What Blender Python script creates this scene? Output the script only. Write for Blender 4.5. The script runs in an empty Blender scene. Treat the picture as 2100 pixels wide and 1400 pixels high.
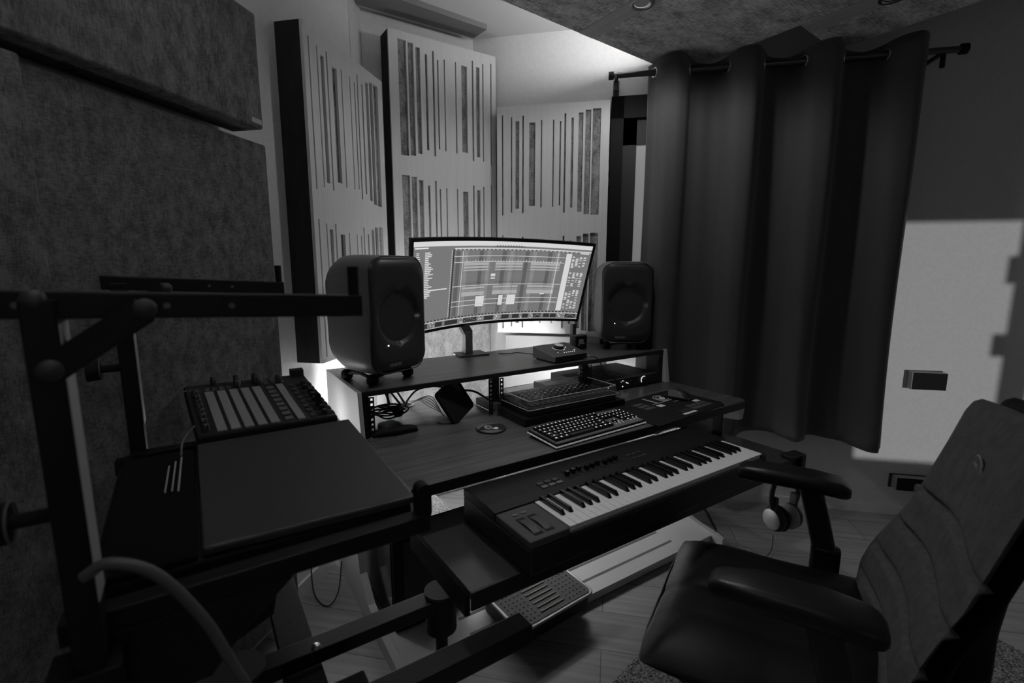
import bpy, math, random
from math import sin, cos, pi, radians, sqrt, atan2
from mathutils import Vector, Matrix
random.seed(7)
ROTW = pi / 4
sc = bpy.context.scene
C = sc.collection
S2 = sqrt(.5)

# ------------------------------------------------------------------ materials
def mat(name, v, rough=.6, metal=0., spec=.5, emit=0., noise=None, bump=0., alpha=None, trans=0., coat=0.):
    m = bpy.data.materials.new(name); m.use_nodes = True
    nt = m.node_tree; b = nt.nodes['Principled BSDF']
    b.inputs['Base Color'].default_value = (v, v, v, 1)
    b.inputs['Roughness'].default_value = rough
    b.inputs['Metallic'].default_value = metal
    b.inputs['Specular IOR Level'].default_value = spec
    if coat: b.inputs['Coat Weight'].default_value = coat
    if trans: b.inputs['Transmission Weight'].default_value = trans; b.inputs['IOR'].default_value = 1.3
    if emit:
        b.inputs['Emission Color'].default_value = (1, 1, 1, 1); b.inputs['Emission Strength'].default_value = emit
    if noise:
        # noise = (sx, sy, sz, lo, hi, detail)
        tc = nt.nodes.new('ShaderNodeTexCoord'); mp = nt.nodes.new('ShaderNodeMapping')
        nz = nt.nodes.new('ShaderNodeTexNoise'); rp = nt.nodes.new('ShaderNodeMapRange')
        mp.inputs['Scale'].default_value = noise[:3]
        nz.inputs['Scale'].default_value = 1.; nz.inputs['Detail'].default_value = noise[5]; nz.inputs['Roughness'].default_value = .65
        rp.inputs['From Min'].default_value = .36; rp.inputs['From Max'].default_value = .64
        rp.inputs['To Min'].default_value = noise[3]; rp.inputs['To Max'].default_value = noise[4]
        nt.links.new(tc.outputs['Object'], mp.inputs['Vector']); nt.links.new(mp.outputs['Vector'], nz.inputs['Vector'])
        nt.links.new(nz.outputs['Fac'], rp.inputs['Value']); nt.links.new(rp.outputs['Result'], b.inputs['Base Color'])
        if bump:
            bp = nt.nodes.new('ShaderNodeBump'); bp.inputs['Strength'].default_value = bump; bp.inputs['Distance'].default_value = .002
            nt.links.new(nz.outputs['Fac'], bp.inputs['Height']); nt.links.new(bp.outputs['Normal'], b.inputs['Normal'])
    return m

def weave(name, lo, hi, long_axis='z', k=1.):
    """woven upholstery cloth: two crossed thread noises mixed by a slow blotch"""
    m = mat(name, (lo + hi) / 2, .95, spec=.15); nt = m.node_tree; b = nt.nodes['Principled BSDF']
    tc = nt.nodes.new('ShaderNodeTexCoord'); outs = []
    if long_axis == 'z': scs = [(420, 420, 40), (60, 60, 420), (25, 25, 14)]
    elif long_axis == 'y': scs = [(420, 40, 300), (60, 420, 300), (25, 14, 20)]
    else: scs = [(40, 420, 300), (420, 60, 300), (14, 25, 20)]
    for s, d in zip(scs, (2, 2, 4)):
        mp = nt.nodes.new('ShaderNodeMapping'); mp.inputs['Scale'].default_value = [q * k for q in s]
        nz = nt.nodes.new('ShaderNodeTexNoise'); nz.inputs['Scale'].default_value = 1.; nz.inputs['Detail'].default_value = d
        nt.links.new(tc.outputs['Object'], mp.inputs['Vector']); nt.links.new(mp.outputs['Vector'], nz.inputs['Vector'])
        outs.append(nz)
    a = nt.nodes.new('ShaderNodeMath'); a.operation = 'ADD'
    nt.links.new(outs[0].outputs['Fac'], a.inputs[0]); nt.links.new(outs[1].outputs['Fac'], a.inputs[1])
    a2 = nt.nodes.new('ShaderNodeMath'); a2.operation = 'ADD'
    nt.links.new(a.outputs[0], a2.inputs[0]); nt.links.new(outs[2].outputs['Fac'], a2.inputs[1])
    rp = nt.nodes.new('ShaderNodeMapRange'); rp.inputs['From Min'].default_value = 1.18; rp.inputs['From Max'].default_value = 1.82
    rp.inputs['To Min'].default_value = lo; rp.inputs['To Max'].default_value = hi
    nt.links.new(a2.outputs[0], rp.inputs['Value']); nt.links.new(rp.outputs['Result'], b.inputs['Base Color'])
    bp = nt.nodes.new('ShaderNodeBump'); bp.inputs['Strength'].default_value = .5; bp.inputs['Distance'].default_value = .001
    nt.links.new(a2.outputs[0], bp.inputs['Height']); nt.links.new(bp.outputs['Normal'], b.inputs['Normal'])
    return m

def floor_mat():
    m = mat('oak floor planks', .3, .38); nt = m.node_tree; b = nt.nodes['Principled BSDF']
    tc = nt.nodes.new('ShaderNodeTexCoord')
    mp = nt.nodes.new('ShaderNodeMapping'); mp.inputs['Rotation'].default_value = (0, 0, 0)
    nt.links.new(tc.outputs['Object'], mp.inputs['Vector'])
    br = nt.nodes.new('ShaderNodeTexBrick')
    br.inputs['Color1'].default_value = (.30, .30, .30, 1); br.inputs['Color2'].default_value = (.36, .36, .36, 1)
    br.inputs['Mortar'].default_value = (.09, .09, .09, 1); br.inputs['Scale'].default_value = 1.
    br.inputs['Mortar Size'].default_value = .0016; br.inputs['Brick Width'].default_value = 1.25; br.inputs['Row Height'].default_value = .192
    br.inputs['Bias'].default_value = 0.; br.inputs['Mortar Smooth'].default_value = .1
    nt.links.new(mp.outputs['Vector'], br.inputs['Vector'])
    m2 = nt.nodes.new('ShaderNodeMapping'); m2.inputs['Scale'].default_value = (2.2, 45, 1)
    nt.links.new(tc.outputs['Object'], m2.inputs['Vector'])
    nz = nt.nodes.new('ShaderNodeTexNoise'); nz.inputs['Scale'].default_value = 1.; nz.inputs['Detail'].default_value = 6; nz.inputs['Distortion'].default_value = .6
    nt.links.new(m2.outputs['Vector'], nz.inputs['Vector'])
    rp = nt.nodes.new('ShaderNodeMapRange'); rp.inputs['From Min'].default_value = .3; rp.inputs['From Max'].default_value = .7
    rp.inputs['To Min'].default_value = .78; rp.inputs['To Max'].default_value = 1.15
    nt.links.new(nz.outputs['Fac'], rp.inputs['Value'])
    mx = nt.nodes.new('ShaderNodeMix'); mx.data_type = 'RGBA'; mx.blend_type = 'MULTIPLY'; mx.inputs[0].default_value = 1.
    nt.links.new(br.outputs['Color'], mx.inputs[6]); nt.links.new(rp.outputs['Result'], mx.inputs[7])
    nt.links.new(mx.outputs[2], b.inputs['Base Color'])
    return m

WALL = mat('matt white wall paint', .72, .9, spec=.2, noise=(60, 60, 60, .70, .74, 2))
CEIL = mat('white ceiling paint', .78, .9, spec=.2)
FLOOR = floor_mat()
OAKP = mat('pale oak veneer', .66, .5, noise=(38, 38, 1.6, .64, .70, 5))
CORE = weave('dark acoustic core cloth', .10, .38)
SIDE = weave('black side cloth', .018, .035)
GREYF = weave('charcoal acoustic cloth', .055, .20, k=1.35)
GREYC = weave('grey ceiling cloth', .22, .90, 'x', .55)
STRIPW = mat('oak ceiling strip', .5, .5, noise=(60, 2, 60, .45, .54, 5))
CURT = mat('blackout curtain cloth', .09, .8, spec=.2, noise=(300, 300, 300, .08, .10, 2))
CURT.node_tree.nodes['Principled BSDF'].inputs['Sheen Weight'].default_value = .25
BLK = mat('black satin plastic', .014, .42)
BLKM = mat('black matt plastic', .009, .7, spec=.25)
BLKG = mat('black gloss', .01, .15)
POWD = mat('black powder coat steel', .008, .4, spec=.3)
STEEL = mat('brushed steel', .55, .25, metal=1.)
CHROME = mat('chrome', .7, .1, metal=1.)
DTOP = mat('dark walnut laminate', .075, .36, spec=.5, noise=(3, 60, 60, .050, .115, 6))
DEDGE = mat('black edge band', .015, .4)
DWHITE = mat('white laminate', .62, .45)
SPK = mat('dark grey speaker enclosure', .20, .42)
SPKF = mat('black speaker baffle', .035, .36)
KEYW = mat('white keys', .82, .25)
KEYB = mat('black keys', .008, .22)
GRY = mat('mid grey plastic', .14, .5)
GRYD = mat('dark grey plastic', .05, .5)
GRYL = mat('light grey plastic', .35, .5)
PADG = mat('grey rubber pads', .30, .6)
LID = mat('charcoal case lid', .042, .45)
CHAIRF = weave('black chair cloth', .06, .10, k=2.)
CHAIRL = mat('black chair leather', .008, .45, spec=.16, noise=(260, 260, 260, .006, .010, 2), bump=.2)
RUG = mat('shaggy grey rug', .15, .95, spec=.1, noise=(150, 150, 150, .02, .42, 3), bump=1.)
ACR = bpy.data.materials.new('clear acrylic'); ACR.use_nodes = True
nt_ = ACR.node_tree; nt_.nodes.clear()
o_ = nt_.nodes.new('ShaderNodeOutputMaterial'); tr0 = nt_.nodes.new('ShaderNodeBsdfTransparent'); gl0 = nt_.nodes.new('ShaderNodeBsdfGlossy'); mx0 = nt_.nodes.new('ShaderNodeMixShader'); fr0 = nt_.nodes.new('ShaderNodeLayerWeight')
tr0.inputs['Color'].default_value = (.93, .93, .93, 1); gl0.inputs['Roughness'].default_value = .05; fr0.inputs['Blend'].default_value = .12
nt_.links.new(fr0.outputs['Facing'], mx0.inputs[0]); nt_.links.new(tr0.outputs[0], mx0.inputs[1]); nt_.links.new(gl0.outputs[0], mx0.inputs[2]); nt_.links.new(mx0.outputs[0], o_.inputs[0])
LEDW = mat('white indicator', .8, .4, emit=1.4)
LEDH = mat('bright indicator', .8, .4, emit=3.0)
PRINT = mat('pale print', .8, .6)
PRINTD = mat('faint print', .07, .6)
BRASS = mat('silver metal', .45, .3, metal=1.)
CABLE = mat('black rubber cable', .012, .5)
CABLEG = mat('grey rubber cable', .06, .45)
FOAM = mat('pale foam ear pad', .3, .8)
STRIP = mat('white led strip', .9, .5, emit=76.)
STRIPU = mat('white led cove strip', .9, .5, emit=60.)
GLASSW = mat('dim window pane', .25, .3, emit=.13)

# ------------------------------------------------------------------ mesh helpers
class MB:
    def __init__(s): s.v = []; s.f = []; s.s = []; s.m = []
    def add(s, vs, fs, smooth=False, mi=0, T=None):
        o = len(s.v)
        s.v += [tuple(T @ Vector(p)) if T is not None else tuple(p) for p in vs]
        s.f += [tuple(i + o for i in f) for f in fs]; s.s += [smooth] * len(fs); s.m += [mi] * len(fs); return s
    def box(s, x0, x1, y0, y1, z0, z1, T=None, mi=0):
        v = [(x, y, z) for z in (z0, z1) for y in (y0, y1) for x in (x0, x1)]
        return s.add(v, [(0, 2, 3, 1), (4, 5, 7, 6), (0, 1, 5, 4), (2, 6, 7, 3), (0, 4, 6, 2), (1, 3, 7, 5)], T=T, mi=mi)
    def cbox(s, c, d, T=None, mi=0):
        return s.box(c[0] - d[0] / 2, c[0] + d[0] / 2, c[1] - d[1] / 2, c[1] + d[1] / 2, c[2] - d[2] / 2, c[2] + d[2] / 2, T, mi)
    def prism(s, poly, a, b, ax='x', T=None, mi=0):
        """polygon in the two other axes, extruded from a to b along ax"""
        n = len(poly)
        def P(p, t): return {'x': (t, p[0], p[1]), 'y': (p[0], t, p[1]), 'z': (p[0], p[1], t)}[ax]
        v = [P(p, a) for p in poly] + [P(p, b) for p in poly]
        fs = [tuple(range(n))[::-1], tuple(range(n, 2 * n))] + [(i, (i + 1) % n, n + (i + 1) % n, n + i) for i in range(n)]
        return s.add(v, fs, T=T, mi=mi)
    def cyl(s, p0, p1, r0, r1=None, n=20, cap=True, T=None, mi=0):
        r1 = r0 if r1 is None else r1
        p0 = Vector(p0); p1 = Vector(p1); d = (p1 - p0).normalized()
        a = d.orthogonal().normalized(); b = d.cross(a)
        A = [p0 + (a * cos(2 * pi * i / n) + b * sin(2 * pi * i / n)) * r0 for i in range(n)]
        B = [p1 + (a * cos(2 * pi * i / n) + b * sin(2 * pi * i / n)) * r1 for i in range(n)]
        s.add(A + B, [(i, (i + 1) % n, n + (i + 1) % n, n + i) for i in range(n)], True, mi, T)
        if cap:
            s.add(A, [tuple(range(n))[::-1]], False, mi, T); s.add(B, [tuple(range(n))], False, mi, T)
        return s
    def lathe(s, prof, c=(0, 0, 0), n=28, ax=None, T=None, mi=0):
        """profile of (r, h) turned round the z axis through c (or ax)"""
        R = Matrix.Translation(Vector(c))
        if ax is not None: R = R @ Vector((0, 0, 1)).rotation_difference(Vector(ax)).to_matrix().to_4x4()
        if T is not None: R = T @ R
        v = [(r * cos(2 * pi * i / n), r * sin(2 * pi * i / n), h) for r, h in prof for i in range(n)]
        fs = [(k * n + i, k * n + (i + 1) % n, (k + 1) * n + (i + 1) % n, (k + 1) * n + i) for k in range(len(prof) - 1) for i in range(n)]
        return s.add(v, fs, True, mi, R)
    def tube(s, pts, r, n=10, T=None, mi=0, cap=True):
        P = [Vector(p) for p in pts]; up = None; rings = []
        for i, p in enumerate(P):
            d = (P[min(i + 1, len(P) - 1)] - P[max(i - 1, 0)]).normalized()
            if up is None: up = d.orthogonal().normalized()
            up = (up - d * up.dot(d)).normalized(); b = d.cross(up)
            rr = r[i] if isinstance(r, (list, tuple)) else r
            rings.append([p + (up * cos(2 * pi * k / n) + b * sin(2 * pi * k / n)) * rr for k in range(n)])
        v = [q for g in rings for q in g]
        fs = [(a * n + k, a * n + (k + 1) % n, (a + 1) * n + (k + 1) % n, (a + 1) * n + k) for a in range(len(P) - 1) for k in range(n)]
        if cap: fs += [tuple(range(n))[::-1], tuple(range((len(P) - 1) * n, len(P) * n))]
        return s.add(v, fs, True, mi, T)
    def loft(s, rings, cap=True, smooth=True, T=None, mi=0):
        n = len(rings[0]); v = [q for g in rings for q in g]
        fs = [(a * n + k, a * n + (k + 1) % n, (a + 1) * n + (k + 1) % n, (a + 1) * n + k) for a in range(len(rings) - 1) for k in range(n)]
        s.add(v, fs, smooth, mi, T)
        if cap:
            s.add(rings[0], [tuple(range(n))[::-1]], smooth, mi, T); s.add(rings[-1], [tuple(range(n))], smooth, mi, T)
        return s
    def ball(s, c, r, n=16, T=None, mi=0):
        rx, ry, rz = r if isinstance(r, (tuple, list)) else (r, r, r)
        rings = []
        for a in range(1, n // 2):
            t = pi * a / (n // 2)
            rings.append([(c[0] + rx * sin(t) * cos(2 * pi * k / n), c[1] + ry * sin(t) * sin(2 * pi * k / n), c[2] + rz * cos(t)) for k in range(n)])
        return s.loft(rings[::-1], T=T, mi=mi)
    def build(s, name, mats, parent=None, bev=0., seg=2, sub=0, world=False):
        me = bpy.data.meshes.new(name)
        vs = s.v
        if world and parent is not None:
            I = M_of(parent).inverted(); vs = [tuple(I @ Vector(p)) for p in vs]
        me.from_pydata(vs, [], s.f)
        me.polygons.foreach_set('use_smooth', s.s); me.polygons.foreach_set('material_index', s.m)
        for m in (mats if isinstance(mats, (list, tuple)) else [mats]): me.materials.append(m)
        me.update()
        o = bpy.data.objects.new(name, me); C.objects.link(o)
        if parent is not None: o.parent = parent
        if bev:
            b = o.modifiers.new('bevel', 'BEVEL'); b.width = bev; b.segments = seg; b.limit_method = 'ANGLE'; b.angle_limit = radians(40)
        if sub:
            b = o.modifiers.new('sub', 'SUBSURF'); b.levels = sub; b.render_levels = sub
        return o

def M_of(o):
    m = Matrix.Translation(o.location) @ o.rotation_euler.to_matrix().to_4x4()
    return M_of(o.parent) @ m if o.parent else m

def tag(o, label=None, cat=None, group=None, kind=None):
    if label: o['label'] = label
    if cat: o['category'] = cat
    if group: o['group'] = group
    if kind: o['kind'] = kind
    return o
def thing(name, label, cat, loc=(0, 0, 0), rz=0., group=None, rot=None):
    o = bpy.data.objects.new(name, None); C.objects.link(o); o.empty_display_size = .05
    o.location = loc; o.rotation_euler = rot if rot else (0, 0, rz)
    return tag(o, label, cat, group)
def struct(o): o['kind'] = 'structure'; return o
def dup(root, loc, rz, label, group=None):
    def cp(o, par):
        c = o.copy(); C.objects.link(c)
        if par: c.parent = par
        for ch in [q for q in list(bpy.data.objects) if q.parent == o]: cp(ch, c)
        return c
    r = cp(root, None); r.location = loc; r.rotation_euler = (0, 0, rz); r['label'] = label
    if group: r['group'] = group
    return r
def text(name, body, size, mats, parent, T, ext=.0004, bold=False):
    """raised lettering as a mesh; T places it (x right, y up in the plane of the letters)"""
    cu = bpy.data.curves.new(name, 'FONT'); cu.body = body; cu.size = size; cu.extrude = ext
    cu.align_x = 'CENTER'; cu.align_y = 'CENTER'
    if bold: cu.offset = size * .02
    t = bpy.data.objects.new('tmp', cu); C.objects.link(t)
    me = bpy.data.meshes.new_from_object(t); bpy.data.objects.remove(t); bpy.data.curves.remove(cu)
    me.name = name; me.transform(T); me.materials.clear(); me.materials.append(mats)
    o = bpy.data.objects.new(name, me); C.objects.link(o); o.parent = parent
    return o
def catmull(pts, k=8):
    P = [Vector(p) for p in pts]; P = [2 * P[0] - P[1]] + P + [2 * P[-1] - P[-2]]; out = []
    for i in range(1, len(P) - 2):
        for j in range(k):
            t = j / k; a, b, c, d = P[i - 1:i + 3]
            out.append(.5 * ((2 * b) + (c - a) * t + (2 * a - 5 * b + 4 * c - d) * t * t + (3 * b - a - 3 * c + d) * t ** 3))
    out.append(P[-2]); return out
def rrect(w, h, r, n=6):
    """rounded rectangle outline, half sizes w, h"""
    out = []
    for cx, cy, a0 in ((w - r, h - r, 0), (-w + r, h - r, 90), (-w + r, -h + r, 180), (w - r, -h + r, 270)):
        for k in range(n + 1):
            a = radians(a0 + 90 * k / n); out.append((cx + r * cos(a), cy + r * sin(a)))
    return out
def uv(u, v, z=0.): return (S2 * (u + v), S2 * (u - v), z)
RB = -pi / 4      # frame of the right wall: local x along the wall to the right, local y into the wall
RA = pi / 4       # frame of the left wall:  local x along the wall away from the camera, local y into the wall
TB = Matrix.Rotation(RB, 4, 'Z'); TA = Matrix.Rotation(RA, 4, 'Z')

# ------------------------------------------------------------------ the room
UW, VA, UE, VE, ZC = 2.81, -1.195, -2.6, 3.0, 2.56
f = MB().box(-1.5, 3.2, UE - .1, 3.15, -.06, 0)
o = struct(f.build('floor', FLOOR)); o.rotation_euler = (0, 0, RB)
struct(MB().box(UE - .1, 3.15, -3.1, 1.45, ZC, ZC + .06, T=TA).build('ceiling', CEIL))
# wall A carries the big cloth panels; it steps back into a chamfered niche behind the middle diffuser
struct(MB().box(UE, 2.17, -VA, -VA + .08, 0, ZC, T=TA).build('wall_left', WALL))
struct(MB().box(-.595, VE, UW, UW + .08, 0, ZC, T=TB).build('wall_right', WALL))
w = MB()
nich = [(.693, 2.376), (.80, 2.56), (1.425, 2.56), (1.566, 2.408)]
for (a, b) in zip(nich[:-1], nich[1:]):
    d = Vector((b[0] - a[0], b[1] - a[1])).normalized(); n = Vector((-d.y, d.x)) * .06
    w.prism([a, b, (b[0] + n.x, b[1] + n.y), (a[0] + n.x, a[1] + n.y)], 0, ZC, 'z')
struct(w.build('wall_back', WALL))
# wall behind the camera with a tall window that throws the light patch on the right wall
wz0, wz1 = .87, 2.11
w = MB()
for (x0, x1, z0, z1) in ((-1.195, 1.30, 0, ZC), (1.30, 2.75, 0, wz0), (1.30, 2.75, wz1, ZC), (2.75, VE, 0, ZC)):
    w.box(x0, x1, UE - .08, UE, z0, z1, T=TB)
struct(w.build('wall_rear', WALL))
struct(MB().box(UE, UW, -VE - .08, -VE, 0, ZC, T=TA).build('wall_front', WALL))
fr = MB().box(1.905, 2.03, UE - .06, UE - .02, wz0, wz1, T=TB)
fr.box(1.868, 1.95, UE - .06, UE - .02, 1.24 + .57, 1.37 + .57, T=TB).box(1.85, 1.95, UE - .06, UE - .02, .88 + .57, .99 + .57, T=TB)
struct(fr.build('window_2', GRYL))
# baseboards
struct(MB().box(-.58, VE, UW - .012, UW, 0, .045, T=TB).build('baseboard_right', WALL))
struct(MB().box(UE, 2.15, -VA - .012, -VA, 0, .06, T=TA).build('baseboard_left', WALL))
# dark sloping soffit panel over the niche
struct(MB().prism([(.2, 2.30), (1.40, 2.365), (1.39, 2.49), (.2, 2.49)], 2.535, ZC, 'z').build('trim_1', mat('grey soffit board', .22, .8)))
# black window frame beside the curtain
wf = MB().box(-.035, .03, 2.74, UW, .96, 2.19, T=TB).box(-.035, 1.28, 2.74, UW, 2.08, 2.19, T=TB).box(1.20, 1.28, 2.74, UW, .96, 2.19, T=TB).box(-.035, 1.28, 2.74, UW, .96, 1.04, T=TB)
wf = struct(wf.build('window_1', mat('black window paint', .005, .6, spec=.2)))
sf = MB().box(.03, .10, 2.765, 2.80, 1.04, 2.08, T=TB, mi=0).box(.03, 1.20, 2.765, 2.80, 1.95, 2.08, T=TB)
sf = sf.build('window_sash', mat('window sash paint', .02, .6), wf)
MB().box(.10, 1.20, 2.775, 2.79, 1.04, 1.95, T=TB).build('pane', GLASSW, sf)

# ------------------------------------------------------------------ acoustic panels
SLOT = [(.044, .058, .042, .566), (.128, .141, .054, .553), (.169, .205, .076, .533), (.231, .247, .050, .556), (.295, .351, .087, .519),
        (.400, .412, .078, .529), (.507, .519, .080, .527), (.567, .581, .089, .521), (.607, .624, .052, .559), (.669, .690, .076, .533),
        (.733, .773, .053, .556), (.791, .840, .041, .569), (.853, .924, .037, .573)]
def diffuser(label, loc, rz, w=.6, h=1.22, flip=False, depth=.11):
    """local x across the face from the left, face at y=0, top at z=0"""
    t = thing('slotted_acoustic_panel', label, 'acoustic panel', loc, rz, 'slotted oak panels in the corner')
    sl = [(1 - b, 1 - a, c, d) for a, b, c, d in SLOT][::-1] if flip else SLOT
    fb = MB(); x = 0; T = .012
    for a, b, c, d in sl:
        a *= w; b *= w
        fb.box(x, a, 0, T, -h, 0)
        lo = .1 + d
        fb.box(a, b, 0, T, -c, 0); fb.box(a, b, 0, T, -(1.24 - d), -d); fb.box(a, b, 0, T, -h, -(1.24 - c))
        # rounded slot ends
        r = min((b - a) / 2, .006)
        x = b
    fb.box(x, w, 0, T, -h, 0)
    fb.build('face_board', OAKP, t)
    MB().box(.003, w - .003, T + .001, depth, -h, -.003).build('cloth_core', CORE, t)
    MB().box(0, .0028, T, depth, -h, -.001).build('side_cloth', SIDE, t)
    MB().box(w - .0028, w, T, depth, -h, -.001).build('side_cloth', SIDE, t)
    MB().box(0, w, T, depth, -.0025, 0).build('side_cloth', SIDE, t)
    return t
diffuser('slotted pale oak panel with black cloth side on the left wall behind the left loudspeaker', (*uv(1.65, -1.085)[:2], 2.168), RA)
diffuser('tallest slotted oak panel, hung highest across the corner behind the curved monitor', (.886, 2.42, 2.44), 0, flip=True)
diffuser('slotted oak panel with visible wood grain beside the black window frame and curtain', (*uv(2.70, -.64)[:2], 2.163), RB)

def cloth_panel(name, label, u0, u1, z0, z1, y1=1.19, y0=1.10, group='grey cloth panels on the left wall', T=None, m=GREYF):
    t = thing(name, label, 'acoustic panel', uv(u0, -y1, z0), RA, group)
    mb = MB().box(0, u1 - u0, y0 - y1, 0, 0, z1 - z0, T=T)
    mb.build('cloth_cover', m, t, bev=.006, seg=3)
    return t
# far edge of the lower panel is at px (548,305)-(580,785)
cloth_panel('fabric_acoustic_panel', 'large charcoal cloth panel on the left wall behind the black stand', .757, 1.437, .10, 1.70)
cloth_panel('fabric_acoustic_panel', 'charcoal cloth panel at the far left edge of the picture, nearest the camera', -.6, .749, .10, 1.70, y0=1.065)
# upper panel leans out from the wall
t = thing('fabric_acoustic_panel', 'thick cloth panel high on the left wall above the larger cloth panels', 'acoustic panel', uv(-.6, -1.165, 1.728), RA, 'grey cloth panels on the left wall')
MB().box(0, 1.975, -.11, 0, 0, .325).build('cloth_cover', GREYF, t, bev=.008, seg=3)
MB().box(1.925, 1.965, -.1112, -.11, .012, .026).build('maker_tag', GRYL, t)

# corner bass trap cloth below the middle panel
t = thing('corner_bass_trap', 'light grey woven cloth bass trap standing in the corner behind the desk', 'bass trap', (.84, 2.44, 0))
MB().box(0, .62, 0, .09, 0, 1.19).build('cloth_cover', weave('light woven cloth', .14, .36), t, bev=.01)
t = thing('white_backboard', 'plain white board leaning behind the desk to the right of the bass trap', 'board', uv(2.715, -.60, 0), RB)
MB().box(0, .58, 0, .03, 0, .925).build('board', mat('white board', .36, .7), t, bev=.002)

# ------------------------------------------------------------------ ceiling raft, spots, cove light
ZR = 2.32
rt = thing('ceiling_raft', 'large suspended grey cloth ceiling raft with oak strips', 'acoustic panel', (1.2, .8, ZR))
poly = [(.25, 1.645), (2.25, 1.82), (2.24, 1.19), (2.60, 1.225), (2.62, -1.0), (.25, -1.0)]
def clipx(x0, x1):
    out = []
    return out
def seg_top(x):
    return 1.645 + (x - .25) * (.175 / 2.0) if x <= 2.245 else 1.19 + (x - 2.24) * .097
def raft(x0, x1, name, m, z0=ZR, z1=ZR + .05):
    MB().prism([(x0, -1.0), (x1, -1.0), (x1, seg_top(x1)), (x0, seg_top(x0))], z0, z1, 'z').build(name, m, rt, bev=.003, world=True)
raft(.25, .748, 'cloth_section', GREYC)
raft(.75, .84, 'oak_strip', STRIPW, ZR - .001)
raft(.842, 1.498, 'cloth_section', GREYC)
raft(1.50, 1.592, 'oak_strip', STRIPW, ZR - .001)
raft(1.594, 2.238, 'cloth_section', GREYC)
raft(2.246, 2.35, 'oak_strip', STRIPW, ZR - .001)
raft(2.352, 2.62, 'cloth_section', GREYC)
MB().box(1.99, 2.01, -1.0, 1.775, ZR + .05, ZC - .002).box(.5, 2.0, -.99, -.97, ZR + .05, ZC - .002).build('light_baffle', STRIPW, rt, world=True)  # unseen boards added to keep the cove light off the right side
def spot(label, x, y, lit):
    t = thing('recessed_spotlight', label, 'spotlight', (x, y, ZR - .001), 0, 'spotlights in the ceiling raft')
    MB().lathe([(.030, .0), (.030, -.004), (.045, -.006), (.047, -.001), (.047, 0)], ax=(0, 0, 1)).build('bezel', BRASS, t)
    MB().lathe([(.0001, .0005), (.029, .0), (.030, -.002)]).build('lens', lit, t)
spot('round spotlight in the oak strip nearer the left, catching the light', 1.545, 1.435, mat('spot lens', .7, .15, emit=.35))
spot('round unlit spotlight in the right oak strip at the top edge', 2.30, .885, BLKG)
spot('added unseen lit spotlight in the leftmost oak strip of the ceiling raft', .795, 1.40, mat('added spot lens', .9, .3, emit=4.))  # made-up lamp out of view, put in to brighten the keys
sl_ = bpy.data.lights.new('spot_beam', 'SPOT'); sl_.energy = 24.; sl_.shadow_soft_size = .045; sl_.spot_size = radians(84); sl_.spot_blend = .9
so_ = bpy.data.objects.new('spot_beam', sl_); C.objects.link(so_); so_.location = (.795, 1.40, ZR - .055)  # beam of the added spotlight
sl_.energy = 19.
s2_ = bpy.data.lights.new('spot_beam', 'SPOT'); s2_.energy = 8.; s2_.shadow_soft_size = .04; s2_.spot_size = radians(172); s2_.spot_blend = .35
q2_ = bpy.data.objects.new('spot_beam', s2_); C.objects.link(q2_); q2_.location = (1.545, 1.435, ZR - .045)
so_.rotation_euler = (Vector((1.22, .95, .6)) - so_.location).to_track_quat('-Z', 'Y').to_euler()
t = thing('led_cove_strip', 'white cove light strip on top of the ceiling raft washing the corner walls', 'light strip', (1.2, 1.74, ZR + .051))
MB().prism([(1.42, 1.703), (1.96, 1.750), (1.96, 1.760), (1.42, 1.713)], ZR + .051, ZR + .06, 'z').build('diffuser', mat('bright white cove strip', .9, .5, emit=88.), t, world=True)
t = thing('led_cove_strip', 'white cove light strip along the left top edge of the ceiling raft', 'light strip', (.27, .3, ZR + .051))
MB().box(.265, .28, -.5, 1.45, ZR + .051, ZR + .06).build('diffuser', STRIPU, t, world=True)

# ------------------------------------------------------------------ curtain and rod
t = thing('curtain_rod', 'dark steel curtain rod with a ringed end above the dark curtain', 'curtain rod', (*uv(2.645, .7)[:2], 2.257), RB)
MB().cyl((-.735, 0, 0), (.76, 0, 0), .0135, n=24).build('rod', mat('gunmetal', .12, .3, metal=1.), t)
MB().cyl((-.752, 0, 0), (-.727, 0, 0), .019, n=24).build('end_cap', BLKM, t)
MB().cyl((-.722, 0, 0), (-.712, 0, 0), .0205, n=24).build('collar', BRASS, t)
MB().cyl((.76, 0, 0), (.785, 0, 0), .022, n=24).build('end_cap', BLKM, t)
for x in (-.714, .70):
    MB().box(x - .009, x + .009, 0, .012, -.07, 0).box(x - .009, x + .009, 0, .155, -.012, 0).box(x - .015, x + .015, .155, .164, -.06, .03).build('bracket', POWD, t, bev=.002)
cu = thing('curtain', 'heavy dark eyelet curtain hanging in deep folds on the rod', 'curtain', (*uv(2.645, .14)[:2], .44), RB)
NX, NZ, W, Hc = 200, 40, 1.19, 1.865
PER = .333
def curt(x, zf):
    s = x / W
    ph = 2 * pi * (x - .115 + .25 * PER) / PER
    # forward bulges centred on x = .115 + k*PER
    c = sin(ph)
    c = (abs(c) ** .8) * (1 if c > 0 else -1)
    amp = .048 * (.75 + .35 * (1 - zf)) if zf < .93 else .045
    y = (-amp * 1.9 * c if c > 0 else -amp * 1.15 * c)
    y += .010 * sin(x * 31 + zf * 4) * (1 - zf) + .006 * sin(x * 57 + 2 * zf)
    xx = x + .012 * sin(ph * 1.0 + 1.2) * (1 - zf) - (.012) * (1 - zf) * sin(zf * 5)
    return xx, y
v = []; fs = []
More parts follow.
